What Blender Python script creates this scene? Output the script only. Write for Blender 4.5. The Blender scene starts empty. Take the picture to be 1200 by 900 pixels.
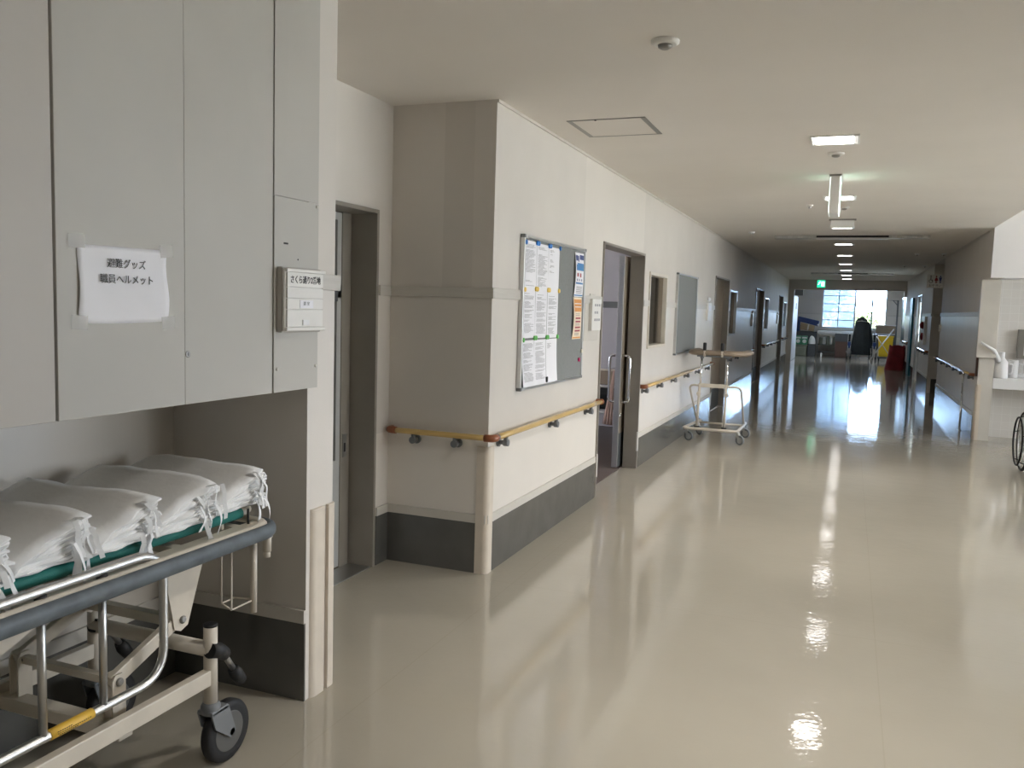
import bpy, bmesh, math, random
from mathutils import Vector, Matrix, noise

random.seed(7)
SC = bpy.context.scene
COL = SC.collection
PI = math.pi

# ------------------------------------------------------------------ materials
def lin(c):
    return tuple((v / 12.92 if v <= 0.04045 else ((v + 0.055) / 1.055) ** 2.4) for v in c)

def rgb(r, g, b):
    return lin((r / 255, g / 255, b / 255))

def nd(nt, t, **kw):
    n = nt.nodes.new(t)
    for k, v in kw.items():
        setattr(n, k, v)
    return n

def mat(name, col, rough=0.5, metal=0.0, var=0.06, scale=6.0, bump=0.0, bscale=80.0, spec=0.5, stretch=None, coat=0.0):
    m = bpy.data.materials.new(name)
    m.use_nodes = True
    nt = m.node_tree
    p = nt.nodes['Principled BSDF']
    p.inputs['Roughness'].default_value = rough
    p.inputs['Metallic'].default_value = metal
    p.inputs['Specular IOR Level'].default_value = spec
    p.inputs['Coat Weight'].default_value = coat
    tc = nd(nt, 'ShaderNodeTexCoord')
    mp = nd(nt, 'ShaderNodeMapping')
    if stretch:
        mp.inputs['Scale'].default_value = stretch
    nt.links.new(tc.outputs['Object'], mp.inputs['Vector'])
    nz = nd(nt, 'ShaderNodeTexNoise')
    nz.inputs['Scale'].default_value = scale
    nz.inputs['Detail'].default_value = 4
    nt.links.new(mp.outputs['Vector'], nz.inputs['Vector'])
    rp = nd(nt, 'ShaderNodeValToRGB')
    a = [max(0, c * (1 - var)) for c in col[:3]]
    b = [min(1, c * (1 + var)) for c in col[:3]]
    rp.color_ramp.elements[0].color = (*a, 1)
    rp.color_ramp.elements[0].position = 0.3
    rp.color_ramp.elements[1].color = (*b, 1)
    rp.color_ramp.elements[1].position = 0.7
    nt.links.new(nz.outputs['Fac'], rp.inputs['Fac'])
    nt.links.new(rp.outputs['Color'], p.inputs['Base Color'])
    if bump:
        n2 = nd(nt, 'ShaderNodeTexNoise')
        n2.inputs['Scale'].default_value = bscale
        nt.links.new(mp.outputs['Vector'], n2.inputs['Vector'])
        bp = nd(nt, 'ShaderNodeBump')
        bp.inputs['Strength'].default_value = bump
        bp.inputs['Distance'].default_value = 0.01
        nt.links.new(n2.outputs['Fac'], bp.inputs['Height'])
        nt.links.new(bp.outputs['Normal'], p.inputs['Normal'])
    return m

def emit(name, col, strength):
    m = bpy.data.materials.new(name)
    m.use_nodes = True
    nt = m.node_tree
    p = nt.nodes['Principled BSDF']
    p.inputs['Base Color'].default_value = (*col, 1)
    p.inputs['Emission Color'].default_value = (*col, 1)
    p.inputs['Emission Strength'].default_value = strength
    return m

def glass(name, tint, gloss=0.08, rough=0.02, haze=0.0, hazecol=(0.8, 0.85, 0.9)):
    m = bpy.data.materials.new(name)
    m.use_nodes = True
    nt = m.node_tree
    nt.nodes.remove(nt.nodes['Principled BSDF'])
    out = nt.nodes['Material Output']
    tr = nd(nt, 'ShaderNodeBsdfTransparent')
    tr.inputs['Color'].default_value = (*tint, 1)
    gl = nd(nt, 'ShaderNodeBsdfGlossy')
    gl.inputs['Roughness'].default_value = rough
    mx = nd(nt, 'ShaderNodeMixShader')
    fr = nd(nt, 'ShaderNodeFresnel')
    fr.inputs['IOR'].default_value = 1.35
    nt.links.new(fr.outputs['Fac'], mx.inputs['Fac'])
    nt.links.new(tr.outputs['BSDF'], mx.inputs[1])
    nt.links.new(gl.outputs['BSDF'], mx.inputs[2])
    last = mx
    if haze:
        df = nd(nt, 'ShaderNodeBsdfTranslucent')
        df.inputs['Color'].default_value = (*hazecol, 1)
        m2 = nd(nt, 'ShaderNodeMixShader')
        m2.inputs['Fac'].default_value = haze
        nt.links.new(mx.outputs['Shader'], m2.inputs[1])
        nt.links.new(df.outputs['BSDF'], m2.inputs[2])
        last = m2
    nt.links.new(last.outputs['Shader'], out.inputs['Surface'])
    return m

def wallpaper(name, col, axis, cuts, gains, rough=0.65, low=1.17):
    """wallpaper hung in lengths: each length has its own slightly different shade; fine woven relief"""
    m = mat(name, col, rough, var=0.025, scale=2.5, spec=0.3)
    nt = m.node_tree
    p = nt.nodes['Principled BSDF']
    geo = nd(nt, 'ShaderNodeNewGeometry')
    sx = nd(nt, 'ShaderNodeSeparateXYZ')
    nt.links.new(geo.outputs['Position'], sx.inputs['Vector'])
    base = p.inputs['Base Color'].links[0].from_socket
    acc = None
    prev = nd(nt, 'ShaderNodeValue')
    prev.outputs[0].default_value = gains[0]
    cur = prev.outputs[0]
    for c, g, g0 in zip(cuts, gains[1:], gains[:-1]):
        gt = nd(nt, 'ShaderNodeMath', operation='GREATER_THAN')
        gt.inputs[1].default_value = c
        nt.links.new(sx.outputs[axis], gt.inputs[0])
        ma = nd(nt, 'ShaderNodeMath', operation='MULTIPLY_ADD')
        ma.inputs[1].default_value = g - g0
        nt.links.new(gt.outputs[0], ma.inputs[0])
        nt.links.new(cur, ma.inputs[2])
        cur = ma.outputs[0]
    # only the upper lengths (above the rail) differ
    up = nd(nt, 'ShaderNodeMath', operation='GREATER_THAN')
    up.inputs[1].default_value = 1.57
    nt.links.new(sx.outputs[2], up.inputs[0])
    mxv = nd(nt, 'ShaderNodeMix')
    mxv.data_type = 'FLOAT'
    mxv.inputs[2].default_value = 1.0
    nt.links.new(up.outputs[0], mxv.inputs[0])
    nt.links.new(cur, mxv.inputs[3])
    vm = nd(nt, 'ShaderNodeVectorMath', operation='SCALE')
    nt.links.new(base, vm.inputs[0])
    nt.links.new(mxv.outputs[0], vm.inputs['Scale'])
    nt.links.new(vm.outputs[0], p.inputs['Base Color'])
    # the wall vinyl below the rail is smoother and a little paler, palest below the handrail
    rg = nd(nt, 'ShaderNodeMapRange')
    rg.inputs['To Min'].default_value = 0.36
    rg.inputs['To Max'].default_value = rough
    nt.links.new(up.outputs[0], rg.inputs['Value'])
    nt.links.new(rg.outputs[0], p.inputs['Roughness'])
    p.inputs['Specular IOR Level'].default_value = 0.45
    lo = nd(nt, 'ShaderNodeMath', operation='LESS_THAN')
    lo.inputs[1].default_value = 0.76
    nt.links.new(sx.outputs[2], lo.inputs[0])
    lg = nd(nt, 'ShaderNodeMapRange')
    lg.inputs['To Min'].default_value = 1.03
    lg.inputs['To Max'].default_value = low
    nt.links.new(lo.outputs[0], lg.inputs['Value'])
    nt.links.new(lg.outputs[0], mxv.inputs[2])
    # weave
    wv = nd(nt, 'ShaderNodeTexNoise')
    wv.inputs['Scale'].default_value = 260
    nt.links.new(geo.outputs['Position'], wv.inputs['Vector'])
    bp = nd(nt, 'ShaderNodeBump')
    bp.inputs['Strength'].default_value = 0.12
    bp.inputs['Distance'].default_value = 0.004
    nt.links.new(wv.outputs['Fac'], bp.inputs['Height'])
    nt.links.new(bp.outputs['Normal'], p.inputs['Normal'])
    return m

def floor_material():
    m = bpy.data.materials.new('waxed_vinyl')
    m.use_nodes = True
    nt = m.node_tree
    p = nt.nodes['Principled BSDF']
    geo = nd(nt, 'ShaderNodeNewGeometry')
    n1 = nd(nt, 'ShaderNodeTexNoise')
    n1.inputs['Scale'].default_value = 0.9
    n1.inputs['Detail'].default_value = 5
    nt.links.new(geo.outputs['Position'], n1.inputs['Vector'])
    rp = nd(nt, 'ShaderNodeValToRGB')
    rp.color_ramp.elements[0].position = 0.3
    rp.color_ramp.elements[0].color = (0.365, 0.332, 0.272, 1)
    rp.color_ramp.elements[1].position = 0.7
    rp.color_ramp.elements[1].color = (0.405, 0.37, 0.305, 1)
    nt.links.new(n1.outputs['Fac'], rp.inputs['Fac'])
    # sheet joints every 1.82 m across and along
    sx = nd(nt, 'ShaderNodeSeparateXYZ')
    nt.links.new(geo.outputs['Position'], sx.inputs['Vector'])
    def joint(axis, off, per):
        a = nd(nt, 'ShaderNodeMath', operation='ADD')
        a.inputs[1].default_value = off
        nt.links.new(sx.outputs[axis], a.inputs[0])
        b = nd(nt, 'ShaderNodeMath', operation='PINGPONG')
        b.inputs[1].default_value = per / 2
        nt.links.new(a.outputs[0], b.inputs[0])
        c = nd(nt, 'ShaderNodeMath', operation='LESS_THAN')
        c.inputs[1].default_value = 0.0025
        nt.links.new(b.outputs[0], c.inputs[0])
        return c.outputs[0]
    j1, j2 = joint(0, 1.62, 1.82), joint(1, -4.22, 9.1)
    mxj = nd(nt, 'ShaderNodeMath', operation='MAXIMUM')
    nt.links.new(j1, mxj.inputs[0])
    nt.links.new(j2, mxj.inputs[1])
    mj = nd(nt, 'ShaderNodeMath', operation='MULTIPLY')
    mj.inputs[1].default_value = 0.22
    nt.links.new(mxj.outputs[0], mj.inputs[0])
    mix = nd(nt, 'ShaderNodeMix')
    mix.data_type = 'RGBA'
    mix.inputs[7].default_value = (0.3, 0.26, 0.2, 1)
    nt.links.new(mj.outputs[0], mix.inputs[0])
    nt.links.new(rp.outputs['Color'], mix.inputs[6])
    nt.links.new(mix.outputs[2], p.inputs['Base Color'])
    # wax: worn patches
    n2 = nd(nt, 'ShaderNodeTexNoise')
    n2.inputs['Scale'].default_value = 2.2
    n2.inputs['Detail'].default_value = 6
    nt.links.new(geo.outputs['Position'], n2.inputs['Vector'])
    mr = nd(nt, 'ShaderNodeMapRange')
    mr.inputs['From Min'].default_value = 0.3
    mr.inputs['From Max'].default_value = 0.7
    mr.inputs['To Min'].default_value = 0.03
    mr.inputs['To Max'].default_value = 0.075
    nt.links.new(n2.outputs['Fac'], mr.inputs['Value'])
    nt.links.new(mr.outputs[0], p.inputs['Roughness'])
    p.inputs['Specular IOR Level'].default_value = 0.78
    # slow waviness of the sheet
    n3 = nd(nt, 'ShaderNodeTexNoise')
    n3.inputs['Scale'].default_value = 7.0
    n3.inputs['Detail'].default_value = 3
    nt.links.new(geo.outputs['Position'], n3.inputs['Vector'])
    n4 = nd(nt, 'ShaderNodeTexNoise')
    n4.inputs['Scale'].default_value = 38.0
    n4.inputs['Detail'].default_value = 2
    nt.links.new(geo.outputs['Position'], n4.inputs['Vector'])
    ad = nd(nt, 'ShaderNodeMath', operation='MULTIPLY_ADD')
    ad.inputs[1].default_value = 0.3
    nt.links.new(n4.outputs['Fac'], ad.inputs[0])
    nt.links.new(n3.outputs['Fac'], ad.inputs[2])
    bp = nd(nt, 'ShaderNodeBump')
    bp.inputs['Strength'].default_value = 0.3
    bp.inputs['Distance'].default_value = 0.004
    nt.links.new(ad.outputs[0], bp.inputs['Height'])
    nt.links.new(bp.outputs['Normal'], p.inputs['Normal'])
    return m

WP = (0.645, 0.61, 0.565)
M = {}
M['wp_left'] = wallpaper('wallpaper_corridor', WP, 1, [5.97, 7.88, 14.0, 16.2, 21.5], [0.97, 1.03, 0.955, 0.99, 0.955, 0.985])
M['wp_face'] = wallpaper('wallpaper_return', WP, 0, [-2.125], [0.99, 0.915])
M['wp'] = wallpaper('wallpaper_plain', WP, 1, [14.2], [1.0, 0.97])
M['wp_alc'] = wallpaper('wallpaper_pillar', WP, 1, [14.2], [1.0, 0.97], low=1.03)
M['wp_shaded'] = wallpaper('wallpaper_alcove_shaded', (0.6, 0.565, 0.515), 1, [14.2], [1.0, 0.97], low=1.03)  # same wallpaper, with the alcove's shade put into a darker colour
M['ceil'] = mat('ceiling_paper', (0.76, 0.72, 0.67), 0.8, var=0.02, scale=1.5, bump=0.1, bscale=200, spec=0.2)
M['floor'] = floor_material()
M['base'] = mat('dark_baseboard', (0.115, 0.113, 0.105), 0.17, var=0.08, bump=0.12, bscale=14)
M['trim'] = mat('painted_trim', (0.6, 0.57, 0.52), 0.45, var=0.04)
M['rail_trim'] = mat('wainscot_rail', (0.56, 0.535, 0.49), 0.45, var=0.05, stretch=(1, 1, 20))
M['cab'] = mat('laminate_grey', (0.465, 0.45, 0.412), 0.5, var=0.03, scale=3)
M['cab_warm'] = mat('laminate_warm_grey', (0.48, 0.45, 0.41), 0.5, var=0.03, scale=3)
M['cab_dark'] = mat('cabinet_shadow_gap', (0.05, 0.045, 0.04), 0.7)
M['steel'] = mat('brushed_steel', (0.56, 0.56, 0.55), 0.38, 1.0, var=0.02)
M['chrome'] = mat('chrome', (0.75, 0.75, 0.75), 0.12, 1.0)
M['alu'] = mat('aluminium', (0.62, 0.62, 0.61), 0.35, 1.0)
M['bronze'] = mat('door_frame_paint', (0.265, 0.24, 0.205), 0.42, var=0.05)
M['leaf'] = mat('door_leaf_laminate', (0.3, 0.245, 0.19), 0.5, var=0.08, stretch=(6, 6, 0.6))
M['leafgrey'] = mat('door_leaf_grey', (0.48, 0.485, 0.475), 0.45, var=0.05)
M['beige'] = mat('beige_enamel', (0.62, 0.565, 0.48), 0.35, var=0.07, scale=9)
M['guard'] = mat('beige_vinyl_guard', (0.66, 0.59, 0.50), 0.4, var=0.05, scale=10)
M['black'] = mat('black_rubber', (0.012, 0.012, 0.013), 0.6)
M['greyplastic'] = mat('grey_plastic', (0.17, 0.18, 0.19), 0.45)
M['bumper'] = mat('slate_bumper_rubber', (0.105, 0.125, 0.14), 0.5, var=0.2, scale=20)
M['green'] = mat('teal_canvas', (0.012, 0.16, 0.135), 0.65, var=0.12, bump=0.2, bscale=400)
M['cloth'] = mat('white_cotton', (0.86, 0.855, 0.845), 0.8, var=0.02, bump=0.25, bscale=30, spec=0.2)
M['tie'] = mat('white_tape', (0.85, 0.86, 0.87), 0.8)
M['yellow'] = mat('yellow_label', (0.75, 0.46, 0.06), 0.45)
M['ink'] = mat('black_ink', (0.02, 0.02, 0.022), 0.7)
M['inkgrey'] = mat('print_grey', (0.33, 0.33, 0.345), 0.8)
M['paper'] = mat('white_paper', (0.83, 0.83, 0.87), 0.75, var=0.015)
M['tape'] = mat('clear_tape', (0.75, 0.73, 0.69), 0.45)
M['tape'].node_tree.nodes['Principled BSDF'].inputs['Alpha'].default_value = 0.4
M['white'] = mat('white_plastic', (0.76, 0.745, 0.71), 0.35, var=0.03)
M['white2'] = mat('polypropylene_white', (0.8, 0.8, 0.81), 0.35, var=0.02)
M['silverplate'] = mat('metallic_side_plate', (0.3, 0.29, 0.27), 0.4, 0.6)
M['putty'] = mat('putty_plastic', (0.42, 0.4, 0.37), 0.45)
M['felt'] = mat('grey_felt', (0.215, 0.225, 0.225), 0.9, var=0.05, scale=60, bump=0.2, bscale=300)
M['blue_m'] = mat('blue_magnet', (0.02, 0.2, 0.62), 0.35)
M['yellow_m'] = mat('yellow_magnet', (0.85, 0.6, 0.12), 0.35)
M['green_m'] = mat('green_magnet', (0.12, 0.5, 0.1), 0.35)
M['pink_m'] = mat('pink_magnet', (0.6, 0.02, 0.16), 0.35)
M['white_m'] = mat('cream_magnet', (0.8, 0.75, 0.62), 0.35)
M['pblue'] = mat('poster_blue', (0.05, 0.22, 0.5), 0.5)
M['pnavy'] = mat('poster_navy', (0.03, 0.05, 0.2), 0.5)
M['porange'] = mat('poster_orange', (0.75, 0.32, 0.06), 0.5)
M['pcream'] = mat('poster_cream', (0.85, 0.72, 0.55), 0.5)
M['pred'] = mat('poster_red', (0.4, 0.05, 0.07), 0.5)
M['wood'] = mat('handrail_wood', (0.6, 0.41, 0.145), 0.28, var=0.16, scale=14, stretch=(0.35, 0.35, 6), coat=0.6)
M['cap'] = mat('handrail_cap_brown', (0.27, 0.085, 0.03), 0.4, var=0.15)
M['light'] = emit('lamp_panel', (1.0, 0.96, 0.91), 17)
M['light_dim'] = emit('lamp_panel_dimmed', (1.0, 0.97, 0.95), 8)
M['lampframe'] = mat('lamp_reflector', (0.8, 0.8, 0.78), 0.3)
M['exitgreen'] = emit('exit_green', (0.02, 0.7, 0.36), 1.2)
M['exitwhite'] = emit('exit_white', (0.9, 1.0, 0.95), 1.3)
M['wheelgrey'] = mat('wheel_grey', (0.1, 0.1, 0.095), 0.4)
M['glass'] = glass('window_glass', (0.93, 0.95, 0.95))
M['frost'] = glass('figured_glass', (0.31, 0.34, 0.37), haze=0.22, hazecol=(0.5, 0.62, 0.75), rough=0.2)
M['doorglass'] = glass('frosted_panel', (0.5, 0.55, 0.57), haze=0.35, hazecol=(0.6, 0.66, 0.68), rough=0.2)
M['red'] = mat('red_nylon', (0.24, 0.012, 0.022), 0.6, var=0.2, bump=0.3, bscale=20)
M['yellow_p'] = mat('yellow_plastic', (0.62, 0.42, 0.02), 0.4)
M['teal'] = mat('teal_paint', (0.0, 0.1, 0.14), 0.4)
M['navy'] = mat('navy_vinyl', (0.012, 0.035, 0.14), 0.45)
M['card'] = mat('cardboard', (0.3, 0.22, 0.14), 0.8)
M['brown'] = mat('brown_laminate', (0.11, 0.06, 0.045), 0.55)
M['darkcloth'] = mat('dark_cloth', (0.012, 0.016, 0.018), 0.85, var=0.3, bump=0.4, bscale=12)
M['padtan'] = mat('tan_vinyl', (0.3, 0.235, 0.175), 0.5, var=0.06)
M['packgreen'] = mat('green_film', (0.05, 0.25, 0.13), 0.3)
M['packwhite'] = mat('white_film', (0.6, 0.62, 0.6), 0.3)
M['greybox'] = mat('grey_green_plastic', (0.2, 0.22, 0.17), 0.5)
M['pink'] = mat('pink_curtain', (0.6, 0.45, 0.4), 0.85, var=0.06)
M['lilac'] = mat('lilac_wallpaper', (0.56, 0.55, 0.6), 0.7, var=0.02)
M['lintel'] = mat('lintel_paint_daylit', (0.8, 0.79, 0.8), 0.6, var=0.01)  # daylight falling on the lintel is put into this whiter colour
M['tile'] = mat('white_tile', (0.68, 0.655, 0.625), 0.3)
M['bark'] = mat('bark', (0.1, 0.075, 0.05), 0.9)
M['leafy'] = mat('tree_leaves', (0.1, 0.17, 0.06), 0.7, var=0.4, scale=2)
M['leafy2'] = mat('tree_leaves_light', (0.19, 0.28, 0.13), 0.7, var=0.35, scale=2)
M['shaded_floor'] = mat('bedroom_floor_shaded', (0.13, 0.1, 0.085), 0.3)  # dark colour carries the shade under the bed
M['ground'] = mat('outdoor_paving', (0.55, 0.54, 0.51), 0.9)
M['dgrey'] = mat('dark_grey_board', (0.09, 0.095, 0.1), 0.6)

def tile_mat():
    m = M['tile']
    nt = m.node_tree
    p = nt.nodes['Principled BSDF']
    geo = nd(nt, 'ShaderNodeNewGeometry')
    mp = nd(nt, 'ShaderNodeMapping')
    mp.inputs['Rotation'].default_value = (PI / 2, 0, 0)
    nt.links.new(geo.outputs['Position'], mp.inputs['Vector'])
    br = nd(nt, 'ShaderNodeTexBrick')
    br.offset = 0
    br.inputs['Scale'].default_value = 10
    br.inputs['Brick Width'].default_value = 1.0
    br.inputs['Row Height'].default_value = 1.0
    br.inputs['Mortar Size'].default_value = 0.025
    br.inputs['Color1'].default_value = (0.7, 0.68, 0.65, 1)
    br.inputs['Color2'].default_value = (0.68, 0.66, 0.635, 1)
    br.inputs['Mortar'].default_value = (0.76, 0.745, 0.725, 1)
    nt.links.new(mp.outputs[0], br.inputs['Vector'])
    nt.links.new(br.outputs['Color'], p.inputs['Base Color'])
tile_mat()

# ------------------------------------------------------------------ mesh builder
class MB:
    def __init__(s):
        s.bm = bmesh.new()
        s.mi = 0
    def _faces(s, verts, faces, smooth=False):
        vs = [s.bm.verts.new(v) for v in verts]
        for f in faces:
            try:
                fc = s.bm.faces.new([vs[i] for i in f])
                fc.material_index = s.mi
                fc.smooth = smooth
            except ValueError:
                pass
        return vs
    def box(s, x0, x1, y0, y1, z0, z1, bev=0.0, seg=2):
        x0, x1 = min(x0, x1), max(x0, x1)
        y0, y1 = min(y0, y1), max(y0, y1)
        z0, z1 = min(z0, z1), max(z0, z1)
        v = [(x0, y0, z0), (x1, y0, z0), (x1, y1, z0), (x0, y1, z0), (x0, y0, z1), (x1, y0, z1), (x1, y1, z1), (x0, y1, z1)]
        f = [(0, 3, 2, 1), (4, 5, 6, 7), (0, 1, 5, 4), (1, 2, 6, 5), (2, 3, 7, 6), (3, 0, 4, 7)]
        vs = s._faces(v, f)
        if bev:
            s.bevel(vs, bev, seg)
        return s
    def bevel(s, vs, bev, seg=2):
        es = set()
        vset = set(vs)
        for v in vs:
            for e in v.link_edges:
                if e.other_vert(v) in vset:
                    es.add(e)
        r = bmesh.ops.bevel(s.bm, geom=list(es), offset=bev, segments=seg, affect='EDGES', profile=0.5)
        for f in r['faces']:
            f.material_index = s.mi
    def hexa(s, pts, bev=0.0):
        f = [(0, 3, 2, 1), (4, 5, 6, 7), (0, 1, 5, 4), (1, 2, 6, 5), (2, 3, 7, 6), (3, 0, 4, 7)]
        vs = s._faces(pts, f)
        if bev:
            s.bevel(vs, bev)
        return s
    def bar(s, p0, p1, w, h, up=(0, 0, 1), bev=0.0):
        """rectangular bar between two points: w across, h along 'up'"""
        p0, p1 = Vector(p0), Vector(p1)
        d = (p1 - p0).normalized()
        u = Vector(up)
        sd = d.cross(u).normalized()
        u = sd.cross(d).normalized()
        a, b = sd * w / 2, u * h / 2
        P = [p0 - a - b, p0 + a - b, p0 + a + b, p0 - a + b, p1 - a - b, p1 + a - b, p1 + a + b, p1 - a + b]
        return s.hexa([tuple(q) for q in P], bev)
    def prism(s, poly, axis, a, b, bev=0.0):
        """poly: 2-D outline in the two other axes (in x<y<z order), pushed along axis from a to b"""
        def P(u, v, w):
            return {0: (w, u, v), 1: (u, w, v), 2: (u, v, w)}[axis]
        n = len(poly)
        v = [P(u, w, a) for u, w in poly] + [P(u, w, b) for u, w in poly]
        f = [tuple(range(n))[::-1], tuple(range(n, 2 * n))]
        f += [(i, (i + 1) % n, n + (i + 1) % n, n + i) for i in range(n)]
        vs = s._faces(v, f)
        bmesh.ops.recalc_face_normals(s.bm, faces=list({q for x in vs for q in x.link_faces}))
        if bev:
            s.bevel(vs, bev)
        return s
    def tube(s, pts, r, seg=12, closed=False, rx=None, cap=True, flat=None):
        """round tube along pts; flat=(vector, r2): radius r2 along that vector"""
        pts = [Vector(p) for p in pts]
        n = len(pts)
        rings = []
        nrm = None
        for i, p in enumerate(pts):
            if closed:
                t = (pts[(i + 1) % n] - pts[i - 1]).normalized()
            else:
                t = (pts[min(i + 1, n - 1)] - pts[max(i - 1, 0)]).normalized()
            if nrm is None:
                ref = Vector((0, 0, 1)) if abs(t.z) < 0.9 else Vector((1, 0, 0))
                nrm = (ref - t * ref.dot(t)).normalized()
            else:
                nrm = (nrm - t * nrm.dot(t)).normalized()
            bn = t.cross(nrm)
            rr = r[i] if isinstance(r, (list, tuple)) else r
            r2 = rx if rx else rr
            rings.append([s.bm.verts.new(p + nrm * math.cos(2 * PI * k / seg) * rr + bn * math.sin(2 * PI * k / seg) * r2) for k in range(seg)])
        m = n if closed else n - 1
        for i in range(m):
            A, B = rings[i], rings[(i + 1) % n]
            for k in range(seg):
                f = s.bm.faces.new([A[k], A[(k + 1) % seg], B[(k + 1) % seg], B[k]])
                f.smooth = True
                f.material_index = s.mi
        if not closed and cap:
            for R, rev in ((rings[0], True), (rings[-1], False)):
                f = s.bm.faces.new(R[::-1] if rev else R)
                f.material_index = s.mi
        return s
    def cyl(s, p0, p1, r, seg=16):
        return s.tube([p0, p1], r, seg)
    def lathe(s, prof, c=(0, 0, 0), axis='z', seg=24):
        """prof: (radius, height) pairs along axis through c"""
        c = Vector(c)
        def P(rr, h, a):
            u, v = rr * math.cos(a), rr * math.sin(a)
            return c + {'z': Vector((u, v, h)), 'x': Vector((h, u, v)), 'y': Vector((v, h, u))}[axis]
        rings = [[s.bm.verts.new(P(max(rr, 1e-4), h, 2 * PI * k / seg)) for k in range(seg)] for rr, h in prof]
        for A, B in zip(rings[:-1], rings[1:]):
            for k in range(seg):
                f = s.bm.faces.new([A[k], A[(k + 1) % seg], B[(k + 1) % seg], B[k]])
                f.smooth = True
                f.material_index = s.mi
        for R, rev in ((rings[0], True), (rings[-1], False)):
            f = s.bm.faces.new(R[::-1] if rev else R)
            f.material_index = s.mi
        return s
    def quad(s, a, b, c, d):
        s._faces([a, b, c, d], [(0, 1, 2, 3)])
        return s
    def grid(s, fn, nu, nv, smooth=True):
        vs = [[s.bm.verts.new(fn(i / nu, j / nv)) for j in range(nv + 1)] for i in range(nu + 1)]
        for i in range(nu):
            for j in range(nv):
                f = s.bm.faces.new([vs[i][j], vs[i + 1][j], vs[i + 1][j + 1], vs[i][j + 1]])
                f.smooth = smooth
                f.material_index = s.mi
        return s
    def strip(s, pts, width, side, thick=0.0012):
        """flat ribbon along pts, its width along 'side' (vector or list)"""
        pts = [Vector(p) for p in pts]
        L, Rr = [], []
        for i, p in enumerate(pts):
            sd = Vector(side[i] if isinstance(side, list) else side).normalized() * width / 2
            L.append(p - sd)
            Rr.append(p + sd)
        for off in (0, 1):
            pass
        n = len(pts)
        t = (pts[min(1, n - 1)] - pts[0]).normalized()
        top = [s.bm.verts.new(q) for q in L], [s.bm.verts.new(q) for q in Rr]
        def nrm(i):
            tt = (pts[min(i + 1, n - 1)] - pts[max(i - 1, 0)]).normalized()
            sd = Vector(side[i] if isinstance(side, list) else side).normalized()
            return tt.cross(sd).normalized() * thick
        bot = [s.bm.verts.new(L[i] + nrm(i)) for i in range(n)], [s.bm.verts.new(Rr[i] + nrm(i)) for i in range(n)]
        def F(*v):
            f = s.bm.faces.new(v)
            f.smooth = False
            f.material_index = s.mi
        for i in range(n - 1):
            F(top[0][i], top[1][i], top[1][i + 1], top[0][i + 1])
            F(bot[0][i], bot[0][i + 1], bot[1][i + 1], bot[1][i])
            F(top[0][i], top[0][i + 1], bot[0][i + 1], bot[0][i])
            F(top[1][i], bot[1][i], bot[1][i + 1], top[1][i + 1])
        F(top[0][0], bot[0][0], bot[1][0], top[1][0])
        F(top[0][-1], top[1][-1], bot[1][-1], bot[0][-1])
        return s

def fillet(pts, rad, n=6, closed=False):
    pts = [Vector(p) for p in pts]
    out = []
    N = len(pts)
    for i, p in enumerate(pts):
        if not closed and i in (0, N - 1):
            out.append(p)
            continue
        a, b = pts[i - 1], pts[(i + 1) % N]
        r = min(rad, (a - p).length * 0.49, (b - p).length * 0.49)
        A, B = p + (a - p).normalized() * r, p + (b - p).normalized() * r
        for k in range(n + 1):
            t = k / n
            out.append((1 - t) ** 2 * A + 2 * t * (1 - t) * p + t * t * B)
    return out

def obj(name, mb, m, parent=None, kind=None, local=False):
    me = bpy.data.meshes.new(name)
    if parent is not None and not local:
        mb.bm.transform(Matrix.Translation(-Vector(parent.get('_base', (0, 0, 0)))))
    mb.bm.to_mesh(me)
    mb.bm.free()
    for x in (m if isinstance(m, (list, tuple)) else [m]):
        me.materials.append(x)
    o = bpy.data.objects.new(name, me)
    COL.objects.link(o)
    if parent is not None:
        o.parent = parent
        if not local:
            o['_base'] = list(parent.get('_base', (0, 0, 0)))
    if kind:
        o['kind'] = kind
    return o

def thing(name, label, cat, loc=(0, 0, 0), rz=0.0, group=None):
    o = bpy.data.objects.new(name, None)
    COL.objects.link(o)
    o.empty_display_size = 0.1
    o.location = loc
    o.rotation_euler = (0, 0, rz)
    o['_base'] = list(loc)
    o['label'] = label
    o['category'] = cat
    if group:
        o['group'] = group
    return o

def struct_root(name, loc=(0, 0, 0)):
    o = bpy.data.objects.new(name, None)
    COL.objects.link(o)
    o.empty_display_size = 0.1
    o.location = loc
    o['_base'] = list(loc)
    o['kind'] = 'structure'
    return o

def tag(o, label, cat, group=None):
    o['label'] = label
    o['category'] = cat
    if group:
        o['group'] = group
    return o

def recenter(o, loc):
    """put a single-mesh thing's origin at its base"""
    o.data.transform(Matrix.Translation(-Vector(loc)))
    o.location = loc
    return o

def dup(root, loc, rz=None, label=None, group=None):
    r = root.copy()
    COL.objects.link(r)
    r.location = loc
    if rz is not None:
        r.rotation_euler = (0, 0, rz)
    if label:
        r['label'] = label
    if group:
        r['group'] = group
    for ch in list(root.children):
        c = ch.copy()
        COL.objects.link(c)
        c.parent = r
        for g in ch.children:
            d = g.copy()
            COL.objects.link(d)
            d.parent = c
    return r

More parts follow.
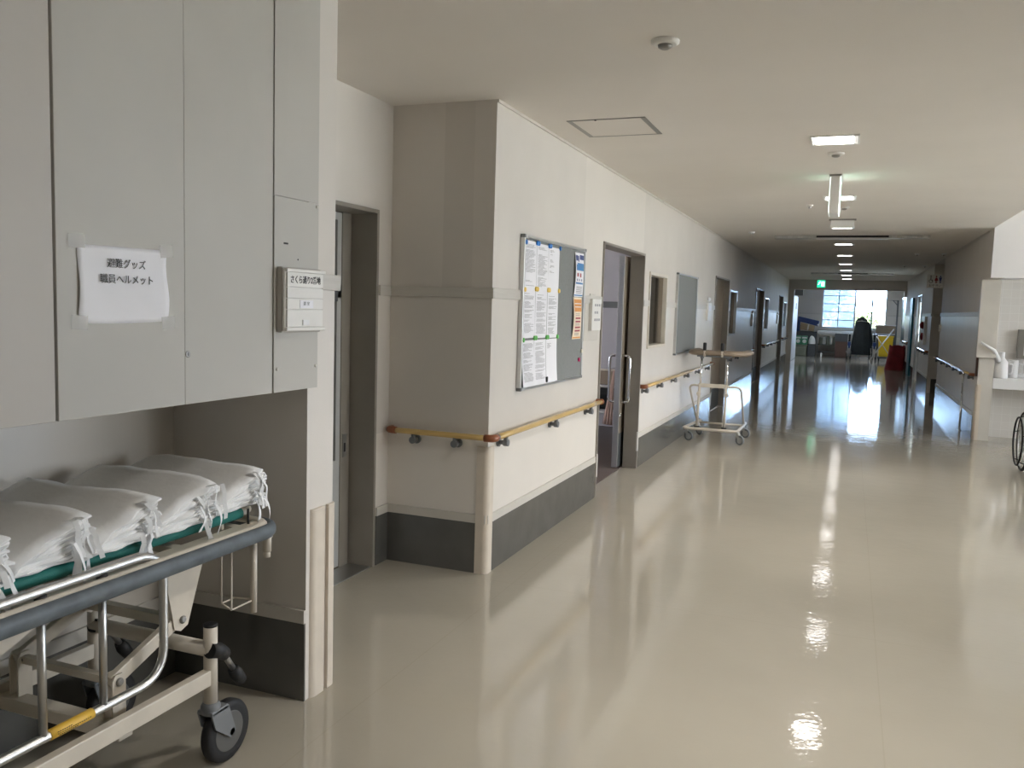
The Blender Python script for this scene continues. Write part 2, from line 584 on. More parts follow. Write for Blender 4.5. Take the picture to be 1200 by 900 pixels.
def text_mesh(name, body, size, m, mtx, parent=None, fitw=None, stretch=1.0, extrude=0.0004, bold=0.0, align='CENTER'):
    cu = bpy.data.curves.new(name + '_curve', 'FONT')
    cu.body = body
    cu.size = size
    cu.align_x = align
    cu.align_y = 'CENTER'
    cu.extrude = extrude
    cu.offset = bold
    cu.resolution_u = 3
    to = bpy.data.objects.new(name + '_tmp', cu)
    COL.objects.link(to)
    dg = bpy.context.evaluated_depsgraph_get()
    me = bpy.data.meshes.new_from_object(to.evaluated_get(dg))
    bpy.data.objects.remove(to)
    bpy.data.curves.remove(cu)
    me.name = name
    xs = [v.co.x for v in me.vertices]
    if fitw:
        stretch = fitw / (max(xs) - min(xs))
        me.transform(Matrix.Translation((-(max(xs) + min(xs)) / 2, 0, 0)))
    me.transform(mtx @ Matrix.Diagonal((stretch, 1, 1, 1)))
    if parent is not None:
        me.transform(Matrix.Translation(-Vector(parent.get('_base', (0, 0, 0)))))
    me.materials.clear()
    me.materials.append(m)
    o = bpy.data.objects.new(name, me)
    COL.objects.link(o)
    o.parent = parent
    return o

# text frames: reading direction +y seen from +x (left wall) / reading +x seen from -y
def on_left_wall(x, y, z):
    return Matrix(((0, 0, 1, x), (1, 0, 0, y), (0, 1, 0, z), (0, 0, 0, 1)))
def facing_camera(x, y, z):
    return Matrix(((1, 0, 0, x), (0, 0, -1, y), (0, 1, 0, z), (0, 0, 0, 1)))

XL, XR, XC, H0, CE = -1.82, 1.53, -2.45, 0.0, 2.6

# ------------------------------------------------------------------ structure
def wall_along_y(mb, x0, x1, y0, y1, z0, z1, holes=()):
    ys = sorted({y0, y1, *[h[0] for h in holes], *[h[1] for h in holes]})
    for a, b in zip(ys[:-1], ys[1:]):
        spans = [(z0, z1)]
        for h in holes:
            if h[0] <= a + 1e-6 and h[1] >= b - 1e-6:
                spans = [(z0, h[2]), (h[3], z1)]
        for c, d in spans:
            if d - c > 1e-4:
                mb.box(x0, x1, a, b, c, d)

def struct(name, mb, m):
    return obj(name, mb, m, None, 'structure')

f = MB()
f.box(-6.3, 7.3, -4.3, 36, -0.12, 0)
struct('floor', f, M['floor'])
c = MB()
c.box(-2.6, XR, -4.3, 28.3, CE, CE + 0.12)
struct('ceiling', c, M['ceil'])
c = MB()
c.box(XR, 5.9, -4.3, 12.7, 2.95, 3.07)
c.box(XR - 0.1, XR, -4.3, 11.6, CE + 0.12, 3.07)
struct('ceiling_lounge', c, M['ceil'])

DOORS = [(6.49, 7.93), (12.47, 13.95), (18.1, 19.85), (24.35, 25.75)]
WINS = [(8.17, 9.01), (14.08, 14.98), (20.2, 21.1), (26.15, 27.05)]
w = MB()
holes = [(a, b, 0, 2.03) for a, b in DOORS] + [(a, b, 1.13, 1.875) for a, b in WINS]
wall_along_y(w, XL - 0.125, XL, 4.3, 28.0, 0, CE, holes)
struct('wall_left', w, M['wp_left'])
w = MB()
w.box(XC - 0.02, XL - 0.125, 4.3, 4.42, 0, CE)
struct('wall_return', w, M['wp_face'])
w = MB()
wall_along_y(w, XC - 0.2, XC, 2.77, 4.3, 0, CE, [(2.82, 4.145, 0, 2.01)])
struct('wall_recess', w, M['wp'])
w = MB()
w.box(XC - 0.2, XL, 2.6, 2.77, 0, CE)
struct('wall_pillar', w, M['wp_alc'])
w = MB()
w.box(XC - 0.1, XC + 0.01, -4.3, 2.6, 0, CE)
struct('wall_alcove', w, M['wp_shaded'])
w = MB()
w.box(-2.6, 6.0, -4.42, -4.3, 0, 3.07)
struct('wall_back', w, M['wp'])

# right side: corridor wall, lintel over the wash niche, niche, lounge
w = MB()
wall_along_y(w, XR, XR + 0.17, 12.05, 17.25, 0, CE)
w.box(XR, XR + 0.15, 11.6, 12.05, 2.01, CE)
struct('wall_right', w, M['wp'])
w = MB()
w.box(XR + 0.15, 5.9, 11.6, 11.75, 2.01, 3.07)
w.box(XR, XR + 0.15, 11.595, 11.6, 2.012, 3.07)
w.box(XR + 0.17, 5.9, 11.75, 12.6, 2.03, 2.15)
struct('wall_lintel', w, M['lintel'])
w = MB()
w.box(XR + 0.17, 5.9, 12.52, 12.64, 0, 2.03)
struct('wall_niche', w, M['tile'])
LW = [(3.4, 5.9), (6.1, 8.6), (8.8, 11.3)]
w = MB()
wall_along_y(w, 5.8, 5.95, -4.3, 12.6, 0, 3.07, [(a, b, 0.75, 2.45) for a, b in LW])
struct('wall_lounge', w, M['wp'])
w = MB()
wall_along_y(w, XR, XR + 0.17, 19.2, 28.0, 0, CE, [(21.9, 23.2, 0, 2.03)])
struct('wall_right_far', w, M['wp'])
w = MB()
w.box(XR + 0.17, 3.2, 19.2, 19.32, 0, CE)
w.box(XR + 0.17, 3.2, 17.1, 17.25, 0, CE)
w.box(3.2, 3.3, 17.1, 19.32, 0, CE)
w.box(XR, 3.3, 17.25, 19.2, CE, CE + 0.1)
struct('wall_toilet_lobby', w, M['wp'])

# end: header with side piers, end room, window wall
w = MB()
w.box(XL - 0.1, XR + 0.4, 28.0, 28.3, 2.33, CE)
w.box(XL - 0.1, -1.66, 28.0, 28.3, 0, 2.33)
w.box(1.47, XR + 0.4, 28.0, 28.3, 2.33 - 0.2, 2.33)
w.box(1.66, XR + 0.4, 28.0, 28.3, 0, 2.33 - 0.2)
struct('wall_end_header', w, M['wp'])
w = MB()
w.box(-1.66, 1.47, 27.985, 28.315, 2.3, 2.33)
struct('trim_1', w, M['trim'])
w = MB()
w.box(-2.05, -1.95, 28.3, 35.4, 0, 2.9)
w.box(2.0, 2.1, 28.3, 35.4, 0, 2.9)
struct('wall_end_sides', w, M['wp'])
w = MB()
for a, b, c0, d in ((-2.05, -1.05, 0, 2.9), (1.29, 2.1, 0, 2.9), (-1.05, 1.29, 0, 1.02), (-1.05, 1.29, 2.62, 2.9)):
    w.box(a, b, 35.2, 35.35, c0, d)
struct('wall_end', w, M['wp'])
c = MB()
c.box(-2.05, 2.1, 28.3, 35.4, 2.8, 2.9)
c.box(-2.05, 2.1, 28.2, 28.3, 2.6, 2.9)
struct('ceiling_end', c, M['ceil'])

# bed room behind door 2
w = MB()
w.box(-6.0, XL - 0.125, 4.5, 10.6, 0, 0.003)
struct('floor_bedroom', w, M['shaded_floor'])
w = MB()
w.box(-6.0, XL - 0.125, 10.6, 10.72, 0, CE)
w.box(-6.0, XL - 0.125, 4.42, 4.5, 0, CE)
wall_along_y(w, -6.1, -6.0, 4.42, 10.72, 0, CE, [(6.5, 8.3, 0.9, 2.0)])
struct('wall_bedroom', w, M['lilac'])
c = MB()
c.box(-6.1, -2.6, 4.42, 10.72, CE, CE + 0.1)
struct('ceiling_bedroom', c, M['ceil'])
w = MB()
w.box(-5.9, -2.0, 10.58, 10.6, 1.52, 1.6)
struct('trim_2', w, M['greyplastic'])

# baseboards (dark) with the pale strip on top
def base_y(mb, mt, x, s, spans):
    for a, b in spans:
        mb.box(x, x + s * 0.008, a, b, 0, 0.287)
        mt.box(x, x + s * 0.012, a, b, 0.287, 0.335)
lsp = [(4.3, 6.47), (7.95, 12.45), (13.97, 18.08), (19.87, 24.33), (25.77, 28.0)]
b, t = MB(), MB()
base_y(b, t, XL, 1, lsp)
struct('baseboard_left', b, M['base'])
struct('trim_3', t, M['trim'])
b, t = MB(), MB()
b.box(XC + 0.008, XL, 4.292, 4.3, 0, 0.287)
t.box(XC + 0.008, XL, 4.288, 4.3, 0.287, 0.335)
base_y(b, t, XC, 1, [(4.165, 4.3)])
struct('baseboard_return', b, M['base'])
struct('trim_4', t, M['trim'])
b, t = MB(), MB()
b.box(XC + 0.01, XL - 0.0, 2.592, 2.6, 0, 0.3)
t.box(XC + 0.01, XL - 0.0, 2.588, 2.6, 0.3, 0.35)
base_y(b, t, XC + 0.01, 1, [(-4.3, 2.59)])
struct('baseboard_alcove', b, M['base'])
struct('trim_5', t, M['trim'])
b, t = MB(), MB()
base_y(b, t, XR, -1, [(12.2, 17.25), (19.2, 21.85), (23.25, 28.0)])
b.box(1.6, 3.2, 19.192, 19.2, 0, 0.287)
struct('baseboard_right', b, M['base'])
struct('trim_6', t, M['trim'])
# wainscot rail
r = MB()
for a, bb in ((4.3, 6.47), (7.95, 8.15), (9.03, 12.45), (13.97, 14.06), (15.0, 18.08), (19.87, 20.18), (21.12, 24.33), (25.77, 26.13), (27.07, 28.0)):
    r.box(XL, XL + 0.014, a, bb, 1.54, 1.598, 0.003)
r.box(XC, XL + 0.014, 4.286, 4.3, 1.54, 1.598, 0.003)
r.box(XC, XC + 0.014, 4.165, 4.286, 1.54, 1.598, 0.003)
struct('trim_7', r, M['rail_trim'])
r = MB()
r.box(XL, XL + 0.014, 2.67, 2.79, 1.54, 1.598, 0.003)
struct('trim_8', r, M['rail_trim'])
r = MB()
for a, bb in ((12.2, 17.25), (19.2, 21.85), (23.25, 28.0)):
    r.box(XR, XR - 0.014, a, bb, 1.55, 1.61, 0.003)
r.box(XR + 0.03, 3.2, 19.186, 19.2, 1.55, 1.61, 0.003)
struct('trim_9', r, M['rail_trim'])
r = MB()
r.box(XL, XL + 0.01, 4.3, 28.0, 2.585, 2.6)
r.box(XR, XR - 0.01, 12.0, 17.25, 2.585, 2.6)
r.box(XR, XR - 0.01, 19.2, 28.0, 2.585, 2.6)
struct('trim_10', r, M['trim'])

# ------------------------------------------------------------------ doors and windows
def door_frame_y(mb, x0, x1, a, b, top, w=0.022, fw=0.012):
    """steel frame lining an opening in a wall that runs along y"""
    mb.box(x0, x1 + fw, a - w, a, 0, top + w, 0.002)
    mb.box(x0, x1 + fw, b, b + w, 0, top + w, 0.002)
    mb.box(x0, x1 + fw, a, b, top, top + w, 0.002)

def d_handle(mb, x, y, z0, z1, s):
    off = 0.075 * s
    mb.tube(fillet([(x, y, z0), (x + off, y, z0), (x + off, y, z1), (x, y, z1)], 0.04), 0.0125, 12)

for i, (a, b) in enumerate(DOORS):
    root = struct_root('door_%d' % (i + 2), (XL, (a + b) / 2, 0))
    fr = MB()
    door_frame_y(fr, XL - 0.125, XL, a + 0.022, b - 0.022, 2.005)
    obj('door_frame', fr, M['bronze'], root)
    g = MB()
    g.box(XL - 0.0, XL + 0.017, a + 0.002, a + 0.024, 0.165, 0.35, 0.003)
    g.box(XL - 0.0, XL + 0.017, b - 0.024, b - 0.002, 0.165, 0.35, 0.003)
    obj('guard_strip', g, M['white'], root)
    if i == 0:      # slid open: only its leading edge shows; the leaf stands behind the window
        lf = MB()
        lf.box(-2.02, -1.975, 7.81, 9.12, 0.012, 2.0, 0.002)
        le = obj('door_leaf', lf, M['leaf'], root)
        ed = MB()
        ed.box(-2.024, -1.971, 7.79, 7.82, 0.01, 2.0, 0.003)
        obj('edge_strip', ed, M['steel'], root)
        kp = MB()
        kp.box(-1.975, -1.972, 7.82, 9.1, 0.012, 0.33)
        obj('kick_plate', kp, M['dgrey'], root)
        hd = MB()
        d_handle(hd, -1.975, 7.86, 0.63, 1.07, 1)
        obj('handle', hd, M['chrome'], root)
        hd = MB()
        d_handle(hd, -2.02, 7.86, 0.63, 1.07, -1)
        obj('handle', hd, M['chrome'], root)
        lk = MB()
        lk.lathe([(0.02, 0), (0.02, 0.006), (0.012, 0.01)], (-1.975, 7.85, 0.5), 'x', 16)
        obj('lock', lk, M['chrome'], root)
    else:
        lf = MB()
        lf.box(-1.94, -1.9, a + 0.022, b - 0.022, 0.012, 2.003)
        obj('door_leaf', lf, M['leaf'], root)
        kp = MB()
        kp.box(-1.9, -1.897, a + 0.03, b - 0.03, 0.012, 0.33)
        obj('kick_plate', kp, M['dgrey'], root)
        hd = MB()
        d_handle(hd, -1.9, a + 0.14, 0.65, 1.07, 0.8)
        obj('handle', hd, M['chrome'], root)

for i, (a, b) in enumerate(WINS):
    root = struct_root('window_%d' % (i + 1), (XL, (a + b) / 2, 1.13))
    fr = MB()
    for y0, y1, z0, z1 in ((a, a + 0.028, 1.13, 1.875), (b - 0.028, b, 1.13, 1.875), (a + 0.028, b - 0.028, 1.13, 1.16), (a + 0.028, b - 0.028, 1.845, 1.875)):
        fr.box(XL - 0.12, XL + 0.014, y0, y1, z0, z1, 0.002)
    obj('window_frame', fr, M['beige'] if i == 0 else M['alu'], root)
    lining = MB()
    lining.box(XL - 0.118, XL - 0.03, b - 0.032, b - 0.028, 1.16, 1.845)
    obj('lining', lining, M['leaf'], root)
    gp = MB()
    gp.box(XL - 0.075, XL - 0.07, a + 0.028, b - 0.032, 1.16, 1.845)
    obj('pane', gp, M['glass'], root)
    if i:
        cu = MB()
        cu.grid(lambda u, v, a=a, b=b: (-1.97 + 0.012 * math.sin(u * 60), a - 0.05 + u * (b - a + 0.1), 1.05 + 0.9 * v), 60, 2)
        cu.grid(lambda u, v, a=a, b=b: (-1.976 + 0.012 * math.sin(u * 60), a - 0.05 + u * (b - a + 0.1), 1.05 + 0.9 * v), 60, 2)
        obj('blind', cu, M['leaf'], root)

# poster on the parked door leaf, seen through the window
p = MB()
p.box(-1.975, -1.973, 8.12, 8.62, 1.36, 1.62)
for k in range(9):
    p.mi = 1
    p.box(-1.973, -1.9725, 8.16, 8.5 + 0.1 * random.random(), 1.595 - k * 0.026, 1.585 - k * 0.026)
o = obj('notice_poster', p, [M['paper'], M['inkgrey']])
recenter(o, (-1.975, 8.37, 1.36))
tag(o, 'white printed notice seen through the corridor window beside the open door', 'poster')

# recess door (door_1): grey glazed sliding leaf in a brown steel frame
root = struct_root('door_1', (XC, 3.48, 0))
fr = MB()
door_frame_y(fr, XC - 0.2, XC, 2.845, 4.123, 1.985)
obj('door_frame', fr, M['bronze'], root)
st = MB()
st.box(-2.655, -2.6, 4.03, 4.12, 0.0, 1.985, 0.002)
sp = obj('door_post', st, M['bronze'], root)
lk = MB()
lk.box(-2.6, -2.596, 4.05, 4.085, 0.63, 0.76)
lk.mi = 1
lk.box(-2.596, -2.595, 4.06, 4.075, 0.66, 0.71)
obj('lock_plate', lk, [M['silverplate'], M['ink']], root)
lf = MB()
lf.box(-2.645, -2.606, 2.85, 4.03, 0.01, 0.62)
lf.box(-2.645, -2.606, 2.85, 4.03, 1.52, 1.59)
lf.box(-2.645, -2.606, 2.85, 2.95, 0.62, 1.98)
lf.box(-2.645, -2.606, 3.99, 4.03, 0.62, 1.98)
lf.box(-2.645, -2.606, 2.95, 3.99, 1.94, 1.98)
obj('door_leaf', lf, M['leafgrey'], root)
mr = MB()
mr.box(-2.606, -2.6, 2.85, 3.99, 1.5, 1.6)
obj('mid_rail', mr, M['dgrey'], root)
gp = MB()
gp.box(-2.645, -2.64, 2.95, 3.99, 0.62, 1.94)
obj('pane', gp, M['doorglass'], root)
gt = MB()
gt.box(-2.8, -2.7, 2.75, 4.2, 0, 2.1)
struct('wall_store', gt, M['cab'])
th = MB()
th.box(-2.6, XC, 2.85, 4.12, 0, 0.004)
obj('threshold', th, M['steel'], root)
# ------------------------------------------------------------------ wall cabinet over the alcove
cab = thing('wall_cabinet', 'long grey laminate wall cabinet hung over the alcove with the stretcher', 'cabinet', (XC + 0.02, 1.0, 1.18))
m_ = MB()
m_.box(XC + 0.02, XL - 0.024, -0.8, 2.62, 1.19, CE - 0.002)
obj('carcass', m_, M['cab'], cab)
for a, b2, mm in ((0.22, 0.655, 'cab_warm'), (0.662, 1.098, 'cab'), (1.105, 1.541, 'cab_warm'), (1.549, 1.9852, 'cab'), (1.9858, 2.396, 'cab')):
    m_ = MB()
    m_.box(XL - 0.022, XL, a, b2, 1.181, CE - 0.004, 0.0012, 1)
    d = obj('door', m_, M[mm], cab)
    if a == 1.9858:
        k = MB()
        yk = a + 0.011
        k.lathe([(0.0105, -0.004), (0.0105, 0.0015), (0.008, 0.002)], (XL, yk, 1.331), 'x', 18)
        k.mi = 1
        k.box(XL + 0.0015, XL + 0.0025, yk - 0.0012, yk + 0.0012, 1.326, 1.336)
        lo = obj('cam_lock', k, [M['silverplate'], M['ink']], d)
        lo['label'] = 'small dark metal cam lock'
m_ = MB()
m_.box(XL - 0.002, XL + 0.004, 2.399, 2.655, 1.182, 1.848)
m_.box(XL - 0.002, XL + 0.003, 2.399, 2.655, 1.85, CE - 0.004)
fp = obj('filler_panel', m_, M['cab'], cab)
for yy, zz in ((2.415, 1.262), (2.642, 1.262), (2.642, 1.837)):
    s_ = MB()
    s_.lathe([(0.006, 0), (0.0055, 0.003), (0.002, 0.005)], (XL + 0.004, yy, zz), 'x', 12)
    obj('screw', s_, M['trim'], fp)

s_ = MB()
s_.lathe([(0.003, 0), (0.0028, 0.0006)], (XL + 0.004, 2.532, 1.642), 'x', 12)
obj('screw_hole', s_, M['ink'], fp)
s_ = MB()
s_.box(XL + 0.004, XL + 0.0045, 2.45, 2.475, 1.69, 1.696)
obj('pencil_mark', s_, M['ink'], fp)
# taped notice
nt_ = thing('taped_notice', 'white sheet with two lines of black lettering taped to the grey cabinet door', 'notice', (XL, 1.76, 1.43))
def sheet(u, v):
    y = 1.607 + 0.307 * u
    z = 1.425 + 0.2 * v
    b_ = 0.003 * math.sin(PI * v) * (1 - math.sin(PI * u)) + 0.002 * math.sin(7 * u + 5 * v)
    dz = 0.004 * u - 0.003 * math.sin(PI * u) * (1 - v)
    dy = (0.006 * math.sin(PI * v) if u < 0.5 else 0.004 * math.sin(2 * PI * v)) * abs(u - 0.5) * 2
    return (XL + 0.002 + max(0, b_), y + dy, z + dz)
m_ = MB()
m_.grid(sheet, 18, 14)
pp = obj('paper', m_, M['paper'], nt_)
so = pp.modifiers.new('solid', 'SOLIDIFY')
so.thickness = 0.0006
text_mesh('lettering', '避難グッズ', 0.0265, M['ink'], on_left_wall(XL + 0.007, 1.764, 1.581), nt_, 0.131)
text_mesh('lettering', '職員ヘルメット', 0.0265, M['ink'], on_left_wall(XL + 0.007, 1.765, 1.54), nt_, 0.18)
for yy, zz, a in ((1.606, 1.633, 0.05), (1.91, 1.627, 0.12), (1.612, 1.427, -0.06), (1.916, 1.425, 0.1)):
    t_ = MB()
    ca, sa = math.cos(a), math.sin(a)
    def tp(u, v, yy=yy, zz=zz, ca=ca, sa=sa):
        p_, q_ = (u - 0.5) * 0.05, (v - 0.5) * 0.036
        return (XL + 0.0045, yy + ca * p_ - sa * q_, zz + sa * p_ + ca * q_)
    t_.grid(tp, 1, 1)
    obj('tape', t_, M['tape'], nt_)

# nurse call plate on the filler panel
cp = thing('call_indicator_panel', 'white slatted room sign panel screwed to the grey filler beside the recess', 'sign', (XL + 0.004, 2.54, 1.38))
m_ = MB()
m_.box(XL + 0.004, XL + 0.026, 2.412, 2.642, 1.388, 1.612, 0.004)
obj('back_plate', m_, M['putty'], cp)
m_ = MB()
m_.box(XL + 0.026, XL + 0.036, 2.414, 2.634, 1.395, 1.605, 0.003)
obj('housing', m_, M['white'], cp)
for z0, z1 in ((1.545, 1.594), (1.507, 1.543), (1.469, 1.505), (1.408, 1.467)):
    s_ = MB()
    s_.prism([(2.42, z0), (2.63, z0), (2.63, z1), (2.42, z1)], 0, XL + 0.036, XL + 0.043, 0.001)
    obj('slat', s_, M['white'], cp)
for z0, z1 in ((1.595, 1.607), (1.394, 1.407)):
    m_ = MB()
    m_.box(XL + 0.036, XL + 0.048, 2.412, 2.64, z0, z1, 0.003)
    obj('end_rail', m_, M['white'], cp)
m_ = MB()
m_.box(XL + 0.0435, XL + 0.0445, 2.49, 2.568, 1.473, 1.5)
nc = obj('name_card', m_, M['paper'], cp)
text_mesh('lettering', '浴 室', 0.014, M['inkgrey'], on_left_wall(XL + 0.045, 2.527, 1.488), nc, 0.036)
m_ = MB()
m_.box(XL + 0.043, XL + 0.0475, 2.505, 2.542, 1.414, 1.432, 0.001)
obj('button', m_, M['white2'], cp)
text_mesh('lettering', 'さくら通り2番地', 0.029, M['ink'], on_left_wall(XL + 0.0437, 2.525, 1.569), cp, 0.175, bold=0.0003)

# corner guards
def guard(name, label, x, y, sx, sy, z1, m='guard', r=0.052):
    """rounded vinyl corner guard wrapping the corner at (x, y); sx, sy point outwards"""
    mb = MB()
    t = 0.014
    poly = [(x - sx * r, y + sy * 0.0)]
    poly.append((x - sx * r, y + sy * t))
    n = 8
    for k in range(n + 1):
        a = PI / 2 * k / n
        poly.append((x - sx * 0.018 + sx * (0.018 + t) * math.sin(a), y - sy * 0.018 + sy * (0.018 + t) * math.cos(a)))
    poly.append((x + sx * t, y - sy * r))
    poly.append((x, y - sy * r))
    poly.append((x, y))
    mb.prism(poly, 2, 0.0, z1 - 0.012)
    bd = thing(name, label, 'corner guard', (x, y, 0))
    obj('guard_body', mb, M[m], bd)
    cpm = MB()
    po2 = [(px + (0.002 if px > x else -0.002) * 0, py) for px, py in poly]
    cpm.prism(poly, 2, z1 - 0.012, z1, 0.002)
    obj('end_cap', cpm, M[m], bd)
    return bd
guard('corner_guard', 'beige rounded corner guard on the pillar edge next to the stretcher', XL, 2.63, 1, -1, 0.727, r=0.07)
guard('corner_guard', 'beige rounded corner guard on the pillar edge next to the recess door', XL, 2.771, 1, 1, 0.727, r=0.045)
guard('corner_guard', 'beige rounded corner guard under the bend of the wooden handrail', XL, 4.3, 1, -1, 0.722, r=0.06)

# ------------------------------------------------------------------ handrails
def handrail(label, path, brackets, z=0.778, legs=(), capstart=True, capend=True, rad=0.019):
    """path: list of (x, y) corners; brackets: (x, y, outward dx, dy)"""
    p0 = path[0]
    root = thing('handrail', label, 'handrail', (p0[0], p0[1], z), group='corridor handrails')
    segs = list(zip(path[:-1], path[1:]))
    for i, (a, b) in enumerate(segs):
        A, B = Vector((*a, z)), Vector((*b, z))
        d = (B - A).normalized()
        A2 = A + d * (0.03)
        B2 = B - d * (0.03)
        mb = MB()
        mb.tube([A2 + (B2 - A2) * k / 8 for k in range(9)], rad * 0.86, 16, rx=rad)
        obj('grip', mb, M['wood'], root)
    for i, p in enumerate(path):
        if i in (0, len(path) - 1):
            q = path[1] if i == 0 else path[-2]
            P, Q = Vector((*p, z)), Vector((*q, z))
            d = (Q - P).normalized()
            # cap turns back to the wall
            mb = MB()
            br = brackets[0] if i == 0 else brackets[-1]
            inw = Vector((-br[2], -br[3], 0))
            pts = fillet([P + d * 0.05, P, P + inw * br[4] * 0.9], 0.035, 6)
            mb.tube(pts, rad * 1.08, 14, rx=rad * 1.12)
            obj('end_cap', mb, M['cap'], root)
        else:
            P = Vector((*p, z))
            d0 = (Vector((*path[i - 1], z)) - P).normalized()
            d1 = (Vector((*path[i + 1], z)) - P).normalized()
            mb = MB()
            mb.tube(fillet([P + d0 * 0.05, P, P + d1 * 0.05], 0.03, 6), rad * 1.1, 14, rx=rad * 1.12)
            obj('corner_joint', mb, M['cap'], root)
            jb = MB()
            jb.tube([P + d1 * 0.048, P + d1 * 0.062], rad * 1.12, 14)
            obj('joint_ring', jb, M['greyplastic'], root)
    for x, y, ox, oy, off in brackets:
        mb = MB()
        o_ = Vector((ox, oy, 0))
        W = Vector((x, y, z - 0.047)) - o_ * off
        mb.tube([W + o_ * 0.001, W + o_ * 0.012], 0.026, 16)
        mb.tube(fillet([W, Vector((x, y, z - 0.047)), Vector((x, y, z - 0.012))], 0.012, 4), 0.0125, 12)
        mb.tube([Vector((x, y, z - 0.047)) - o_ * 0.012, Vector((x, y, z - 0.047)) + o_ * 0.016], 0.02, 14)
        obj('bracket', mb, M['greyplastic'], root)
    for x, y in legs:
        mb = MB()
        mb.tube([(x, y, 0.0), (x, y, 0.5)], 0.014, 12)
        mb.tube([(x, y, 0.5), (x, y, z - 0.01)], 0.011, 12)
        mb.lathe([(0.03, 0), (0.03, 0.006), (0.015, 0.012)], (x, y, 0), 'z', 16)
        obj('support_leg', mb, M['chrome'], root)
    return root
XH = -1.77
def wb(y): return (XH, y, 1, 0, 0.05)
handrail('pale wooden handrail bending round the wall corner below the paper-covered board', [(-2.42, 4.25), (XH, 4.25), (XH, 6.46)],
         [(-2.26, 4.25, 0, -1, 0.05), (-2.0, 4.25, 0, -1, 0.05), wb(4.44), wb(5.33), wb(6.15)])
handrail('wooden handrail under the empty grey board behind the walking frame', [(XH, 7.97), (XH, 12.33)], [wb(8.05), wb(8.75), wb(9.5), wb(10.3), wb(11.1), wb(11.9)])
handrail('wooden handrail between the second and third bedroom doors', [(XH, 14.1), (XH, 18.0)], [wb(14.3), wb(15.2), wb(16.1), wb(17.0), wb(17.8)])
handrail('short wooden handrail between the third and fourth bedroom doors', [(XH, 19.95), (XH, 24.25)], [wb(20.1), wb(21.1), wb(22.1), wb(23.1), wb(24.0)], z=0.8)
handrail('last wooden handrail on the bedroom side, before the end room', [(XH, 25.85), (XH, 27.95)], [wb(26.0), wb(26.8), wb(27.6)], z=0.82)
XHR = XR - 0.055
def rb(y): return (XHR, y, -1, 0, 0.055)
handrail('wooden handrail on the shaded wall, propped by a steel leg', [(XHR, 12.25), (XHR, 17.2)], [rb(12.4), rb(13.3), rb(14.2), rb(15.1), rb(16.0), rb(16.9)], z=0.81, legs=[(XHR, 12.95)])
handrail('wooden handrail beside the red fire bell past the toilet lobby', [(XHR, 19.3), (XHR, 21.7)], [rb(19.5), rb(20.2), rb(20.9), rb(21.5)], z=0.83)
handrail('short wooden handrail between the teal door and the end header', [(XHR, 25.6), (XHR, 27.9)], [rb(25.8), rb(26.6), rb(27.5)], z=0.83)

# ------------------------------------------------------------------ notice boards
def board(label, y0, y1, z0, z1):
    root = thing('notice_board', label, 'notice board', (XL, (y0 + y1) / 2, z0))
    mb = MB()
    mb.box(XL + 0.002, XL + 0.022, y0 + 0.01, y1 - 0.01, z0 + 0.01, z1 - 0.01)
    obj('felt_panel', mb, M['felt'], root)
    mb = MB()
    w_ = 0.02
    for a, b_, c_, d_ in ((y0, y0 + w_, z0, z1), (y1 - w_, y1, z0, z1), (y0 + w_, y1 - w_, z0, z0 + w_), (y0 + w_, y1 - w_, z1 - w_, z1)):
        mb.box(XL, XL + 0.03, a, b_, c_, d_, 0.003)
    obj('frame', mb, M['alu'], root)
    for a, c_ in ((y0, z0), (y0, z1 - w_), (y1 - w_, z0), (y1 - w_, z1 - w_)):
        mb = MB()
        mb.box(XL - 0.0, XL + 0.0315, a - 0.001, a + w_ + 0.001, c_ - 0.001, c_ + w_ + 0.001, 0.004)
        obj('corner_piece', mb, M['greyplastic'], root)
    return root
board('grey felt notice board with nine printed sheets pinned on by coloured magnets', 4.70, 5.95, 1.0, 1.925)
board('empty grey felt notice board in aluminium frame between window and second door', 9.53, 10.83, 1.01, 1.93)
bp = XL + 0.0225
cols = [(4.712, 4.92), (4.925, 5.14), (5.145, 5.357)]
rows = [(1.6, 1.893), (1.314, 1.602), (1.02, 1.3)]
rn = ['top', 'middle', 'bottom']
cn = ['first', 'second', 'third']
rnd = random.Random(3)
